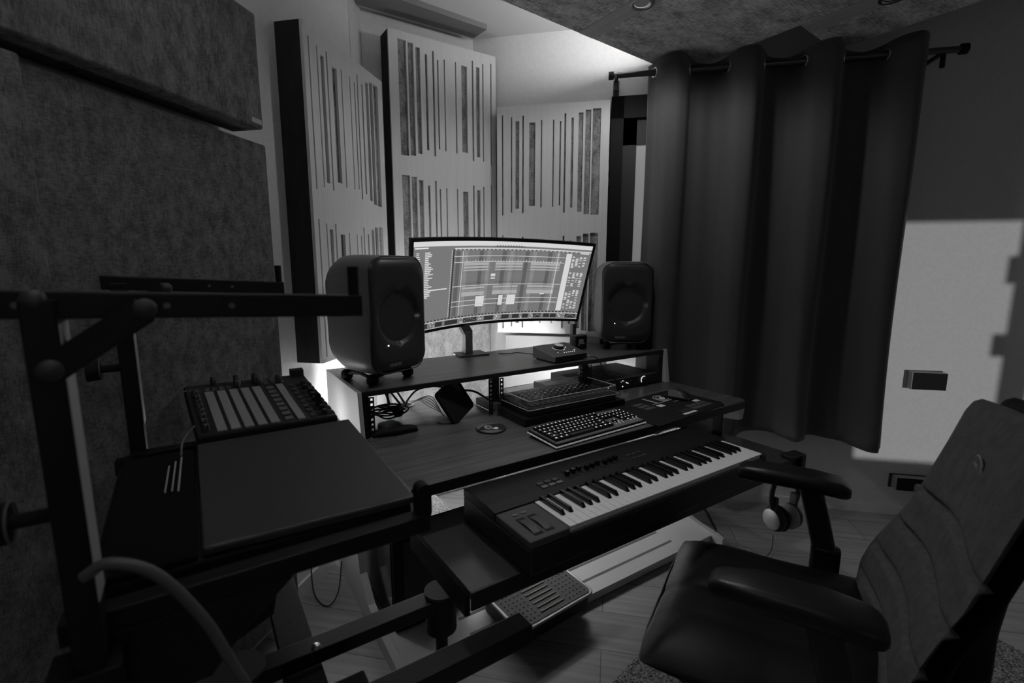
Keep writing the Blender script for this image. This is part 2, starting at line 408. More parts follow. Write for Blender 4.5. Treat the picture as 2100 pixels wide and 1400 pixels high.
for j in range(NZ + 1):
    zf = j / NZ
    for i in range(NX + 1):
        x = W * i / NX; xx, y = curt(x, zf)
        z = Hc * zf
        if j == 0: z += .018 * sin(x * 7.5 + 2.2) + (.02 if x > 1.16 else 0)
        if j == NZ: z += .010 * cos(2 * pi * (x - .115) / PER)
        v.append((xx, y, z))
for j in range(NZ):
    for i in range(NX):
        a = j * (NX + 1) + i; fs.append((a, a + 1, a + NX + 2, a + NX + 1))
clo = o = MB().add(v, fs, True).build('cloth', CURT, cu)
md = o.modifiers.new('thick', 'SOLIDIFY'); md.thickness = .003
for k in range(8):
    # eyelets sit where the cloth crosses the rod line
    x = .115 - PER / 4 + k * PER / 2 + .0
    if x > W: break
    sl = 1 if k % 2 == 0 else -1
    ang = atan2(-sl * .9, .42)
    d = Vector((cos(ang), sin(ang), 0)); nrm = Vector((-d.y, d.x, 0))
    Tm = Matrix.Translation((x, 0, 1.817)) @ nrm.to_track_quat('Z', 'Y').to_matrix().to_4x4()
    ring = [(.0215 + .005 * cos(a), .005 * sin(a)) for a in [2 * pi * q / 10 for q in range(11)]]
    MB().lathe(ring, T=Tm, n=28).build('eyelet', CHROME, clo)

# ------------------------------------------------------------------ sockets
def socket(label, v0, v1, z0, z1, plug=False):
    t = thing('double_wall_socket', label, 'wall socket', (*uv(UW, v0)[:2], z0), RB, 'black socket boxes on the right wall')
    MB().box(-.012, v1 - v0 + .002, -.006, 0, -.003, z1 - z0 + .003).build('back_plate', GRYD, t, bev=.001)
    MB().box(0, v1 - v0, -.05, -.006, 0, z1 - z0).build('housing', GRYL, t, bev=.002)
    MB().box(.004, v1 - v0 - .001, -.052, -.05, .001, z1 - z0 - .001).build('front_plate', BLKM, t)
    return t
socket('black fronted double socket box at mid height on the right wall, right of the curtain', 1.50, 1.655, .70, .788)
socket('black fronted socket box low on the right wall beside the chair back', 1.49, 1.70, .155, .225)
t = thing('charger_plug', 'pale rounded plug in the low socket box beside the chair back', 'plug', (*uv(UW - .0525, 1.60)[:2], .175), RB)
MB().loft([[(a, y, b) for a, b in rrect(.028, .026, .012)] for y in (0, -.03)]).build('plug_body', GRYL, t)
MB().loft([[(a + .012, y, b - .004) for a, b in rrect(.02, .022, .01)] for y in (-.031, -.045)]).build('plug_cap', GRYL, t)

# ------------------------------------------------------------------ the desk
D = thing('studio_desk', 'wide studio desk with dark wood top, rack bays and pull-out keyboard tray', 'desk', (1.23, 1.65, 0))
X0, X1 = .445, 2.03
def bd(mb, name, m, bev=.002, par=None): return mb.build(name, m, par or D, bev=bev, world=True)
# work surface with rounded front right corner
cor = [(X1 - .05 + .05 * sin(a), 1.215 - .05 * cos(a)) for a in [pi / 2 * k / 6 for k in range(7)]]
top = [(X0, 1.165)] + cor + [(X1, 1.775), (1.82, 1.985), (1.44, 1.985), (1.44, 1.655), (.982, 1.655), (.982, 1.99), (X0, 1.99)]
bd(MB().prism(top, .697, .7295, 'z'), 'desktop_edge', DEDGE)
bd(MB().prism(top, .7297, .7305, 'z'), 'desktop', DTOP, 0)
# rack upper shelf
shp = [(X0 + .005, 1.61), (2.005, 1.61), (2.005, 1.80), (1.745, 2.06), (X0 + .005, 2.06)]
bd(MB().prism(shp, .879, .8975, 'z'), 'shelf_edge', DEDGE)
bd(MB().prism([(X0 + .032, 1.612), (1.982, 1.612), (1.982, 1.815), (1.742, 2.055), (X0 + .032, 2.055)], .8977, .8985, 'z'), 'shelf_top', DTOP, 0)
# side cheeks of the rack (white laminate, slightly raked front)
for (a, b, c) in ((X0 - .008, X0 + .006, 2.06), (1.985, 2.012, 1.795)):
    bd(MB().prism([(1.61, .8985), (c, .8985), (c, .7306), (1.585, .7306)], a, b, 'x'), 'side_cheek', DWHITE, .002)
for a, b in ((X0 + .006, X0 + .03), (.967, 1.0), (1.44, 1.475), (1.965, 1.985)):
    bd(MB().box(a, b, 1.612, 1.64, .7306, .879), 'rack_post', POWD, .001)
# steel rack rails with square holes (a hole is a pale lit square)
for xc in (.483, .958, 1.009, 1.432, 1.484, 1.957):
    rl = MB(); z0, z1 = .735, .877
    n = 8; st = (z1 - z0) / n
    for k in range(n):
        za = z0 + k * st; hz = .0042
        rl.box(xc - .009, xc + .009, 1.608, 1.6105, za, za + st / 2 - hz); rl.box(xc - .009, xc + .009, 1.608, 1.6105, za + st / 2 + hz, za + st)
        rl.box(xc - .009, xc - .0042, 1.608, 1.6105, za + st / 2 - hz, za + st / 2 + hz); rl.box(xc + .0042, xc + .009, 1.608, 1.6105, za + st / 2 - hz, za + st / 2 + hz)
    bd(rl, 'rack_rail', POWD, 0)
# C shaped side legs
leg = [(2.13, .697), (2.14, .14), (2.115, .045), (2.03, .0), (1.25, 0), (1.25, .045), (1.48, .06), (1.64, .085), (1.73, .16), (1.765, .28), (1.765, .46), (1.70, .56), (1.55, .61), (1.19, .64), (1.18, .697)]
bd(MB().prism(leg, X0, X0 + .028, 'x'), 'side_leg', DWHITE)
bd(MB().prism([(1.18 + (y_ - 1.18) * .61, z_) for y_, z_ in leg], X1 - .035, X1 - .007, 'x'), 'side_leg', DWHITE)
# slotted foot board between the legs
fbm = MB(); ys = [(1.285, 1.345), (1.36, 1.437), (1.452, 1.62)]
fbm.box(X0 + .03, X1 - .036, 1.285, 1.353, .004, .035); fbm.box(X0 + .03, X1 - .036, 1.367, 1.443, .004, .035); fbm.box(X0 + .03, X1 - .036, 1.457, 1.62, .004, .035)
for y0, y1 in ((1.353, 1.367), (1.443, 1.457)):
    fbm.box(1.80, X1 - .036, y0, y1, .004, .035); fbm.box(X0 + .03, .72, y0, y1, .004, .035)
bd(fbm, 'foot_board', DWHITE, 0)
# keyboard tray, slides
tr = bd(MB().box(.463, 1.895, .872, 1.235, .582, .600), 'keyboard_tray', mat('dark grey tray laminate', .045, .2, spec=.9), .002)
bd(MB().box(.475, 1.99, 1.60, 1.615, .61, .697), 'light_leak_board', DEDGE, 0)  # board added to stop light leaking between desktop and keyboard
bd(MB().box(.463, 1.895, .868, .874, .555, .600), 'tray_lip', DEDGE, .001)
bd(MB().box(.463, .477, .90, 1.235, .52, .582), 'tray_slide', POWD, .001)
bd(MB().box(1.88, 1.894, .90, 1.235, .52, .582), 'tray_slide', POWD, .001)
bd(MB().box(.478, .486, 1.19, 1.235, .60, .697), 'tray_hanger', POWD, .001)
bd(MB().box(1.872, 1.88, 1.19, 1.235, .60, .697), 'tray_hanger', POWD, .001)
bd(MB().lathe([(.030, .0), (.030, .004), (.041, .004), (.042, 0)], c=(.72, 1.93, .7306)), 'cable_grommet', GRYL, 0)
bd(MB().lathe([(.0001, .0), (.030, .0)], c=(.72, 1.93, .7308)), 'cable_grommet_hole', BLKM, 0)
# led strip on the back edge of the shelf
t = thing('led_light_strip', 'white light strip hidden along the back edge of the desk shelf', 'light strip', (1.05, 2.07, .885))
MB().box(.50, 1.56, 2.064, 2.072, .884, .8935).build('diffuser', STRIP, t, world=True)
t = thing('led_light_strip', 'white light strip in two lengths under the rear edge of the desktop', 'light strip', (1.2, 1.98, .66))
MB().box(.55, .955, 1.975, 1.984, .66, .675).box(1.465, 1.78, 1.972, 1.981, .66, .675).build('diffuser', STRIP, t, world=True)

t = thing('wall_light_bar', 'upright white light bar fixed low on the left wall beside the desk end', 'light bar', uv(1.53, -1.07, .30), RA)
MB().cyl((0, 0, .08), (0, 0, .55), .008).build('light_tube', mat('white light bar', .9, .5, emit=17.), t)
MB().box(-.006, .006, .0, .125, .065, .08).box(-.006, .006, .0, .125, .55, .562).build('wall_bracket', BLKM, t)

t = thing('led_light_strip', 'added short white light strip along the clipped right rear edge of the desktop', 'light strip', (1.93, 1.88, .70))
MB().prism([(1.84, 1.985), (2.025, 1.80), (2.03, 1.805), (1.845, 1.99)], .700, .712, 'z').build('diffuser', mat('added white strip', .9, .5, emit=16.), t, world=True)  # strip added to brighten the wall behind the right bay

# ------------------------------------------------------------------ loudspeakers
def loudspeaker():
    t = thing('studio_loudspeaker', 'x', 'loudspeaker', (0, 0, 0), 0, 'two dark studio loudspeakers on the desk shelf')
    w, h, d = .146, .216, .14          # half sizes, centre at z = .235+
    zc = .248
    # enclosure: egg-like, lofted from back to front
    prof = [(-1.0, .52, .60, .05), (-.97, .66, .72, .06), (-.88, .80, .83, .07), (-.70, .91, .92, .08), (-.40, .985, .985, .075), (-.05, 1.0, 1.0, .07), (.30, 1.0, 1.0, .062), (.62, .985, .99, .055), (.80, .955, .97, .05), (.90, .92, .95, .045)]
    rings = []
    for p, sx, sz, r in prof:
        out = []
        for a, b in rrect(w * sx, h * sz, r, 8):
            # slight barrel of the sides, narrower at the bottom
            k = 1 - .09 * max(0, -b / h) ** 2 - .03 * max(0, b / h) ** 2
            out.append((a * k, -d * p, zc + b * (1 - .05 * (a / w) ** 2)))
        rings.append(out)
    # rings run from back (y=+d) to front (y=-d)
    mb = MB().loft(rings, cap=False); mb.add(rings[0], [tuple(range(len(rings[0])))[::-1]]); mb.build('enclosure', SPK, t)
    # baffle with waveguide: rings shrink to a circle
    rr = rrect(1, 1, 1, 8)
    def ring(s, y, bulge=0):
        out = []
        for (a, b), (ca, cb) in zip(rrect(w * .86, h * .90, .05, 8), rrect(.1, .1, .1, 8)):
            k = max(0, min(1, (s)))
            ca, cb = ca / .1, cb / .1
            out.append((a * k + ca * (1 - k) * .105, y, zc - .01 * (1 - k) + b * k + cb * (1 - k) * .105))
        return out
    f0 = -d * .90
    rs = [[(a, f0 + .004, zc + b) for a, b in rrect(w * .90, h * .94, .052, 8)], ring(1.0, f0 - .006), ring(.97, f0 - .010), ring(.6, f0 - .0105), ring(.25, f0 - .010)]
    for q, y in ((1.0, f0 - .0095), (.93, f0 - .004), (.80, f0 + .006), (.62, f0 + .017), (.45, f0 + .025), (.30, f0 + .028)):
        rs.append([(ca * 1.05 * q, y, zc - .01 + cb * 1.05 * q) for ca, cb in rrect(.1, .1, .1, 8)])
    bf = MB().loft(rs).build('baffle', SPKF, t)
    c = MB().lathe([(.028, .004), (.020, .008), (.011, .005), (.010, .009), (.004, .012), (.0001, .012)], c=(0, f0 + .028, zc - .01), ax=(0, -1, 0))
    c.build('coaxial_driver', BLK, bf)
    # shadow gap slots of the hidden woofers, top and bottom
    for s in (1, -1):
        pts = [(a, f0 - .0075, zc + b * 1.0) for a, b in rrect(w * .80, h * .955, .05, 8)]
        top_ = [p for p in pts if (p[2] - zc) * s > h * .70]
        top_ = sorted(top_, key=lambda p: p[0])
        MB().tube(top_, .0022, 6).build('woofer_slot', GRYD, t)
    MB().lathe([(.0001, .002), (.0022, .0015), (.0026, 0)], c=(-.062, f0 - .0105, zc - .105), ax=(0, -1, 0)).build('power_led', LEDH, bf)
    text('maker_name', 'GENELEC', .014, GRYL, bf, Matrix.Translation((-.03, f0 - .0108, zc - .178)) @ Matrix.Rotation(pi / 2, 4, 'X'))
    # decoupling stand: four round rubber feet joined by a bowed frame
    for x, y in ((-.088, -.075), (.088, -.075), (-.075, .08), (.075, .08)):
        MB().lathe([(.0001, 0), (.014, 0), (.021, .006), (.022, .018), (.018, .030), (.010, .036), (.0001, .037)], c=(x, y, 0)).build('rubber_foot', BLKM, t)
    for a, b in (((-.088, -.075), (.088, -.075)), ((-.075, .08), (.075, .08)), ((-.088, -.075), (-.075, .08)), ((.088, -.075), (.075, .08))):
        MB().tube(catmull([(a[0], a[1], .02), ((a[0] + b[0]) / 2, (a[1] + b[1]) / 2, .032), (b[0], b[1], .02)]), .0065, 8).build('stand_bar', GRYD, t)
    MB().lathe([(.05, 0), (.05, .012), (.0001, .014)], c=(0, 0, .03)).build('stand_plate', BLKM, t)
    return t
L = loudspeaker(); L.location = (.566, 1.80, .8985); L.rotation_euler = (0, 0, radians(24))
L['label'] = 'left dark studio loudspeaker, larger in view, in front of the monitor edge'
Rr = dup(L, (1.872, 1.805, .8985), radians(-33), 'right dark studio loudspeaker beside the curtain, partly behind the monitor')
Rr.scale = (.965, .965, .965)

# ------------------------------------------------------------------ curved monitor
TL, TR_, BL, BR = Vector((.745, 1.86, 1.427)), Vector((1.736, 1.86, 1.430)), Vector((.757, 1.95, 1.020)), Vector((1.702, 1.95, 1.028))
mo = thing('curved_monitor', 'wide curved monitor showing a music arrangement between the two loudspeakers', 'monitor', (1.08, 2.03, .8985))
nrm = ((TR_ - TL).cross(BL - TL)).normalized()       # points away from the viewer or toward
if nrm.y < 0: nrm = -nrm
DEP = .085
def scr(s, t_, off=0.):
    """s 0..1 left-right, t 0..1 bottom-top on the curved screen, off toward the viewer"""
    a = BL.lerp(BR, s); b = TL.lerp(TR_, s); p = a.lerp(b, t_)
    return p + nrm * (DEP * (1 - (2 * s - 1) ** 2) - off)
def sheet(mb, s0, s1, t0, t1, off, mi, n=None):
    n = n or max(1, int(abs(s1 - s0) * 40))
    v = []
    for i in range(n + 1):
        s = s0 + (s1 - s0) * i / n; v += [tuple(scr(s, t0, off)), tuple(scr(s, t1, off))]
    mb.add(v, [(2 * i, 2 * i + 2, 2 * i + 3, 2 * i + 1) for i in range(n)], False, mi)
def slab(s0, s1, t0, t1, o0, o1, n=40):
    rings = []
    for i in range(n + 1):
        s = s0 + (s1 - s0) * i / n
        rings.append([tuple(scr(s, t0, o0)), tuple(scr(s, t1, o0)), tuple(scr(s, t1, o1)), tuple(scr(s, t0, o1))])
    return MB().loft(rings, smooth=False)
slab(0, 1, 0, 1, -.022, 0).build('monitor_case', BLKM, mo, world=True)
EM = [.18, .66, .11, .24, .30, .40, .03, .80]      # grey levels of the picture
EMM = [mat('screen grey %d' % i, .0, .6, emit=e) for i, e in enumerate(EM)]
BASE, WHT, DRK, LIT, MID, CLP, BLA, PURE = range(8)
d = MB(); e1, e2, e3, e4 = .0006, .0012, .0018, .0024
sx0, sx1, tz0, tz1 = .014, .986, .035, .965
sheet(d, sx0, sx1, tz0, tz1, e1, BASE, 40)
sheet(d, sx0, sx1, .915, .965, e2, WHT, 30)                       # menu bar
sheet(d, .45, .62, .907, .914, e2, BLA); sheet(d, .93, .975, .86, .875, e2, WHT)
sheet(d, .02, .09, .893, .906, e2, PURE)
for k in range(10): sheet(d, .46 + .015 * k, .466 + .015 * k, .917, .924, e3, BLA, 1)
sheet(d, .23, .985, .880, .893, e2, WHT, 30)
for k in range(60): sheet(d, .235 + k * .0115, .239 + k * .0115, .868, .879, e3, BLA if k % 2 else WHT, 1)
# browser list on the left
sheet(d, .222, .229, .13, .88, e2, BLA)
for k in range(40): sheet(d, .214, .219, .14 + k * .0185, .148 + k * .0185, e2, WHT, 1)
for k in range(26):
    w_ = .018 + .028 * random.random(); sheet(d, .073, .073 + w_, .845 - k * .0185, .856 - k * .0185, e2, WHT, 1)
    if k < 8: sheet(d, .028, .04 + .015 * random.random(), .845 - k * .0185, .853 - k * .0185, e2, PURE, 1)
sheet(d, .014, .20, .455, .468, e2, WHT, 8)
# arrangement background bands
for k in range(15):
    sheet(d, .24 + k * .043, .24 + k * .043 + .0215, .14, .862, e2, LIT if k % 3 == 1 else BASE if k % 3 else DRK + 0, 2)
sheet(d, .855, .885, .14, .855, e3, WHT, 2)                        # track header column
for z_ in (.80, .735, .47, .30, .245):                             # automation lines
    sheet(d, .23, .85, z_, z_ + .006, e3, WHT, 26)
for x_ in (.275, .81): sheet(d, x_, x_ + .003, .14, .86, e4, WHT, 1)
for x_ in (.52, .575): sheet(d, x_, x_ + .0015, .20, .86, e4, DRK, 1)
for (a, b) in ((.285, .425), (.465, .62), (.665, .83)):
    for z_, hh in ((.70, .03), (.668, .022), (.64, .014)): sheet(d, a, b, z_, z_ + hh, e3, CLP, 8)
    for z_, hh in ((.435, .022), (.41, .016), (.355, .048)): sheet(d, a, b - .01, z_, z_ + hh, e3, MID + 1 if hh > .02 else MID, 8)
    sheet(d, a, b, .50, .503, e3, BLA, 8)
for (a, b, c_, e_) in ((.37, .42, .225, .345), (.505, .53, .225, .345), (.555, .605, .225, .345), (.445, .47, .57, .60), (.445, .47, .54, .555), (.745, .77, .345, .36)):
    sheet(d, a, b, c_, e_, e4, WHT, 3)
for k in range(7): sheet(d, .37 + .007 * k, .373 + .007 * k, .24 + .012 * (k % 3), .245 + .012 * (k % 3), e4 + .0004, BLA, 1)
for k in range(34): sheet(d, .30 + .016 * k, .303 + .016 * k, .741, .752 if k % 3 else .76, e4, WHT, 1)
for k in range(5): sheet(d, .24, .85, .62 - .1 * k, .622 - .1 * k, e3, DRK, 24)
# mixer column on the right
for k in range(60):
    z_ = .82 - .011 * k
    if 12 < k < 18 or 33 < k < 38: continue
    for q in range(4):
        if random.random() < .6: sheet(d, .89 + q * .02, .9 + q * .02 + .006 * random.random(), z_, z_ + .006, e3, PURE, 1)
# device chain along the bottom
sheet(d, sx0, sx1, .118, .130, e2, BLA, 30)
for k in range(48): sheet(d, .03 + k * .02, .035 + k * .02, .121, .127, e3, WHT, 1)
sheet(d, sx0, sx1, .105, .112, e2, WHT, 30)
dev = [(.05, .10), (.145, .185), (.20, .275), (.31, .39), (.435, .49), (.54, .585), (.605, .645), (.665, .70), (.73, .775), (.79, .825), (.83, .865), (.915, .975)]
for i, (a, b) in enumerate(dev):
    sheet(d, a, b, .05, .10, e3, BLA, 3)
    if i in (3, 8, 11):
        for k in range(6): sheet(d, a + .006 + k * (b - a) / 7, a + .012 + k * (b - a) / 7, .065 + .02 * sin(k * .6), .068 + .02 * sin(k * .6), e4, WHT, 1)
for k in range(150):
    x_ = .03 + .95 * random.random(); z_ = .045 + .055 * random.random()
    if any(a - .004 < x_ < b + .004 for a, b in dev): continue
    sheet(d, x_, x_ + .006, z_, z_ + .006, e3, PURE, 1)
sheet(d, sx0, sx1, .036, .041, e3, WHT, 30)
d.build('display', EMM, mo, world=True)
MB().prism([(-.065, -.05), (.085, -.065), (.10, .05), (-.05, .06)], 0, .008, 'z').build('stand_base', GRYD, mo, bev=.002)
MB().box(-.02, .02, -.02, .015, .008, .115).build('stand_column', GRY, mo, bev=.003)
MB().add([(-.02, -.02, .10), (.02, -.02, .115), (.02, .012, .115), (-.02, .012, .10), (-.065, .01, .20), (-.028, .01, .215), (-.028, .03, .215), (-.065, .03, .20)],
         [(0, 1, 2, 3), (4, 7, 6, 5), (0, 4, 5, 1), (2, 6, 7, 3), (1, 5, 6, 2), (0, 3, 7, 4)]).build('stand_neck', GRYD, mo)

# ------------------------------------------------------------------ things on the shelf
a = thing('audio_interface', 'grey wedge-shaped desktop audio interface with a big silver knob on the shelf', 'audio interface', (1.287, 1.70, .8985), radians(4))
pr = [(-.075, .006), (.075, .006), (.075, .060), (-.075, .030)]
MB().prism(pr, -.0, .20, 'x').build('body', GRY, a, bev=.002)
MB().prism([(-.0755, .007), (-.0755, .029), (-.0765, .029), (-.0765, .007)], .004, .196, 'x').build('front_strip', BLKM, a)
Ti = Matrix.Translation((0, 0, .045)) @ Matrix.Rotation(atan2(.03, .15), 4, 'X')
MB().box(.006, .194, -.072, .072, .0006, .0012, T=Ti).build('top_plate', mat('anthracite plate', .045, .5), a)
vk = MB().lathe([(.022, .001), (.021, .017), (.018, .018)], c=(.10, .012, 0), T=Ti).build('volume_knob', BLK, a)
MB().lathe([(.0205, .0172), (.018, .0188), (.0001, .0188)], c=(.10, .012, 0), T=Ti).build('knob_cap', mat('bright knob metal', .7, .4), vk)
lm = MB()
for k in range(14):
    an = radians(150 + k * 13); lm.cbox((.10 + .029 * cos(an), .012 + .029 * sin(an), .0015), (.0018, .0018, .0006), Ti)
lm.cbox((.055, -.035, .0015), (.004, .0025, .0006), Ti)
for k in range(6): lm.cbox((.085 + k * .0125, -.045, .0015), (.004, .0026, .0008), Ti)
lm.cbox((.163, -.028, .0015), (.005, .0026, .0008), Ti); lm.cbox((.142, .01, .0015), (.006, .003, .0006), Ti)
lm.build('indicators', LEDW, a)
MB().cyl((.19, -.08, .016), (.19, -.10, .016), .004).build('jack_plug', BRASS, a)
for x, y in ((.02, -.06), (.18, -.06), (.02, .06), (.18, .06)): MB().cyl((x, y, 0), (x, y, .006), .008, n=14).build('foot', BLKM, a)

j = thing('portable_speaker', 'small black cube bluetooth speaker standing beside the audio interface', 'portable speaker', (1.63, 1.86, .8985), radians(6))
MB().box(-.045, .045, -.02, .02, 0, .075).build('body', GRYD, j, bev=.006)
gr_ = MB().box(-.041, .041, -.0215, -.019, .004, .071).build('grille', BLKM, j, bev=.002)
text('maker_name', 'JBL', .034, mat('worn silver print', .4, .5), gr_, Matrix.Translation((.002, -.0218, .040)) @ Matrix.Rotation(pi / 2, 4, 'X'), bold=True)
MB().box(-.0465, -.0455, -.008, .008, .02, .055).build('side_port', BLK, j)
t = thing('upright_dock', 'slim dark upright holder behind the small cube speaker under the monitor corner', 'holder', (1.655, 1.93, .8985))
MB().box(-.012, .012, -.01, .012, 0, .12).build('upright', GRYD, t, bev=.002)
MB().box(-.026, .026, -.02, .022, 0, .006).build('foot', BLKM, t, bev=.002)
def cable(name, label, pts, r, m=CABLE, k=8, group=None):
    o = MB().tube(catmull(pts, k), r, 8).build(name, m)
    tag(o, label, 'cable', group); return o
cable('jack_cable', 'thin black cable from the interface drooping over the shelf to the rack unit',
      [(1.48, 1.605, .914), (1.50, 1.59, .912), (1.515, 1.575, .885), (1.53, 1.56, .84), (1.60, 1.545, .80), (1.66, 1.56, .785), (1.69, 1.597, .782)], .0024)
cable('usb_cable', 'thin black cable lying behind the audio interface on the shelf', [(1.215, 1.965, .902), (1.26, 1.93, .9025), (1.275, 1.90, .910), (1.29, 1.83, .914), (1.31, 1.786, .914)], .0022)

# ------------------------------------------------------------------ rack bays
t = thing('rack_audio_unit', 'black one-unit rack device with perforated lid in the right desk bay', 'rack unit', (1.49, 1.606, .742))
MB().box(.0, .46, 0, .30, 0, .044).build('chassis', GRYD, t, bev=.001)
MB().box(-.012, .468, -.003, 0, 0, .044).build('front_panel', BLK, t)
pf = MB()
for i in range(26):
    for k in range(9): pf.cbox((.012 + i * .0105 + (k % 2) * .005, .016 + k * .026, .0444), (.005, .011, .0006))
pf.build('vent_holes', BLKM, t)
MB().lathe([(.016, 0), (.016, .012), (.014, .014), (.0001, .014)], c=(.345, -.003, .022), ax=(0, -1, 0)).build('level_knob', BLK, t)
ar = [(.345 + .0175 * cos(radians(q)), -.0045, .022 + .0175 * sin(radians(q))) for q in range(60, 236, 16)]
MB().tube(ar, .0011, 6).build('knob_light_ring', LEDW, t)
mb = MB()
for q in ((.20, .033), (.212, .029), (.19, .03), (.20, .006), (.12, .02), (.105, .012), (.225, .022), (.235, .018)): mb.cbox((q[0], -.004, q[1]), (.0045, .002, .0035))
mb.build('indicators', LEDW, t)
for x in (.06, .15): MB().lathe([(.010, 0), (.0095, .008), (.0001, .009)], c=(x, -.003, .022), ax=(0, -1, 0)).build('input_socket', BLKM, t)

t = thing('rack_tray', 'black steel rack tray carrying the drum machine in the middle bay', 'rack tray', (1.245, 1.60, .7306))
mb = MB().box(-.26, .26, -.19, .18, .024, .028).box(-.26, -.256, -.19, .18, 0, .028).box(.256, .26, -.19, .18, 0, .028).box(-.26, .26, -.19, -.186, 0.004, .028)
mb.build('tray_sheet', POWD, t, bev=.001)
MB().box(-.275, -.257, -.02, .012, .0, .052).build('ear', BRASS, t, bev=.001)
dm = thing('drum_machine', 'dark drum machine with rows of knobs and step buttons under a clear cover', 'drum machine', (1.245, 1.54, .7590))
Td = Matrix.Rotation(radians(0), 4, 'X')
MB().box(-.225, .225, -.11, .11, 0, .030).build('body', BLK, dm, bev=.003)
MB().box(-.219, .219, -.104, .104, .0302, .031).build('panel', mat('drum machine panel', .03, .4), dm)
kn = MB()
for r_ in range(3):
    for k in range(11):
        kb = MB().lathe([(.0062, 0), (.0055, .011), (.0001, .0115)], c=(-.155 + k * .0325, .015 + r_ * .026, .031), n=12)
        kb.build('knob', BLKM, dm)
        kn.cbox((-.155 + k * .0325, .027 + r_ * .026, .0315), (.008, .0018, .0008)); kn.cbox((-.155 + k * .0325, .015 + r_ * .026, .0428), (.0085, .0035, .0008))  # pale bars on the knob tops stand in for their bright reflections
for k in range(16):
    MB().box(-.205 + k * .0262, -.186 + k * .0262, -.095, -.066, .031, .036).build('step_button', GRYD, dm, bev=.001)
    kn.cbox((-.1955 + k * .0262, -.059, .0315), (.009, .003, .0008))
for k in range(9): kn.cbox((-.10 + k * .024, -.018, .0315), (.013, .0035, .0008))
kn.build('printed_marks', mat('glowing machine print', .9, .4, emit=.12), dm)  # print and knob-top highlights given a faint glow
for k in range(8):
    MB().box(-.13 + k * .03, -.122 + k * .03, -.042, -.026, .031, .044).build('fader_cap', BLKM, dm, bev=.001)
cv = thing('clear_dust_cover', 'transparent hard dust cover fitted over the drum machine', 'dust cover', (1.245, 1.54, .7590))
cw, cd, ch = .232, .117, .062
v = MB()
def rim(w_, d_, z_, r_=.012): return [(a_, b_, z_) for a_, b_ in rrect(w_, d_, r_, 4)]
v.loft([rim(cw + .006, cd + .006, .026), rim(cw + .006, cd + .006, .029), rim(cw, cd, .030), rim(cw - .003, cd - .003, ch - .004), rim(cw - .008, cd - .008, ch), rim(cw - .0105, cd - .0105, ch - .0025), rim(cw - .006, cd - .006, ch - .006), rim(cw - .003, cd - .003, .026), rim(cw + .006, cd + .006, .026)], cap=False, smooth=False)
v.add(rim(cw - .008, cd - .008, ch), [tuple(range(20))]); v.add(rim(cw - .0105, cd - .0105, ch - .0025), [tuple(range(20))[::-1]])
v.build('cover_shell', ACR, cv)
# polished edges catch the light
ed = MB()
def loop(w_, d_, z_, r): 
    p = [(a_, b_, z_) for a_, b_ in rrect(w_, d_, .012, 4)]; ed.tube(p + [p[0]], r, 6)
loop(cw - .006, cd - .006, ch - .001, .0013); loop(cw + .005, cd + .005, .028, .0012)
ed.build('polished_edge', mat('polished acrylic edge', .75, .12, spec=1.), cv)

# ------------------------------------------------------------------ on the desktop
tb = thing('tilted_screen_device', 'black rounded slab device leaning in the left bay below the shelf', 'device', (.808, 1.655, .7306), 0)
Rm = Matrix.Translation((.004, -.02, .078)) @ Matrix.Rotation(radians(18), 4, 'Z') @ Matrix.Rotation(radians(-22), 4, 'X') @ Matrix.Rotation(radians(-22), 4, 'Y')
MB().loft([[(a_, y_, b_) for a_, b_ in rrect(.069 * q, .072 * q, .015, 5)] for y_, q in ((.007, .96), (.005, 1), (-.005, 1), (-.007, .96))], T=Rm, smooth=False).build('shell', BLKM, tb)
MB().add([(.018, -.0075, .055), (.050, -.0075, .055), (.050, -.0075, .005)], [(0, 1, 2)], T=Rm).build('painted_reflection', GRYD, tb)  # grey triangle painted on the face as a reflection
MB().tube(catmull([tuple(Rm @ Vector((0, .006, -.02))), (.05, .06, .03), (.03, .07, .0)]), .004, 8).build('prop_leg', BLKM, tb)
t = thing('wireless_charger', 'pale round charging puck under the leaning black device', 'charger', (.775, 1.64, .7306))
MB().lathe([(.0001, 0), (.034, 0), (.035, .004), (.032, .008), (.0001, .008)]).build('puck', GRYL, t)
co = thing('round_coaster', 'round dark coaster with pale printed shapes on the desktop', 'coaster', (.872, 1.465, .7306), radians(10))
MB().lathe([(.0001, 0), (.054, 0), (.056, .003), (.054, .006), (.0001, .006)], n=40).build('disc', BLK, co)
pm = MB()
pm.add([(.0515 * cos(radians(q)), .0515 * sin(radians(q)), .0063) for q in range(20, 165, 12)] + [(-.02, .028, .0063), (.01, .035, .0063)], [tuple(range(15))])
pm.add([(.0515 * cos(radians(q)), .0515 * sin(radians(q)), .0063) for q in range(175, 285, 12)] + [(-.012, -.03, .0063), (-.03, -.01, .0063)], [tuple(range(12))])
pm.build('printed_shape', GRY, co)
pm = MB().tube([(-.006 + .013 * cos(radians(q)), .008 + .013 * sin(radians(q)), .0064) for q in range(0, 340, 20)], .0022, 4)
pm.add([(-.004, -.012, .0065), (.018, -.006, .0065), (.02, -.02, .0065), (.004, -.03, .0065)], [(0, 3, 2, 1)])
pm.build('printed_ring', PRINT, co)

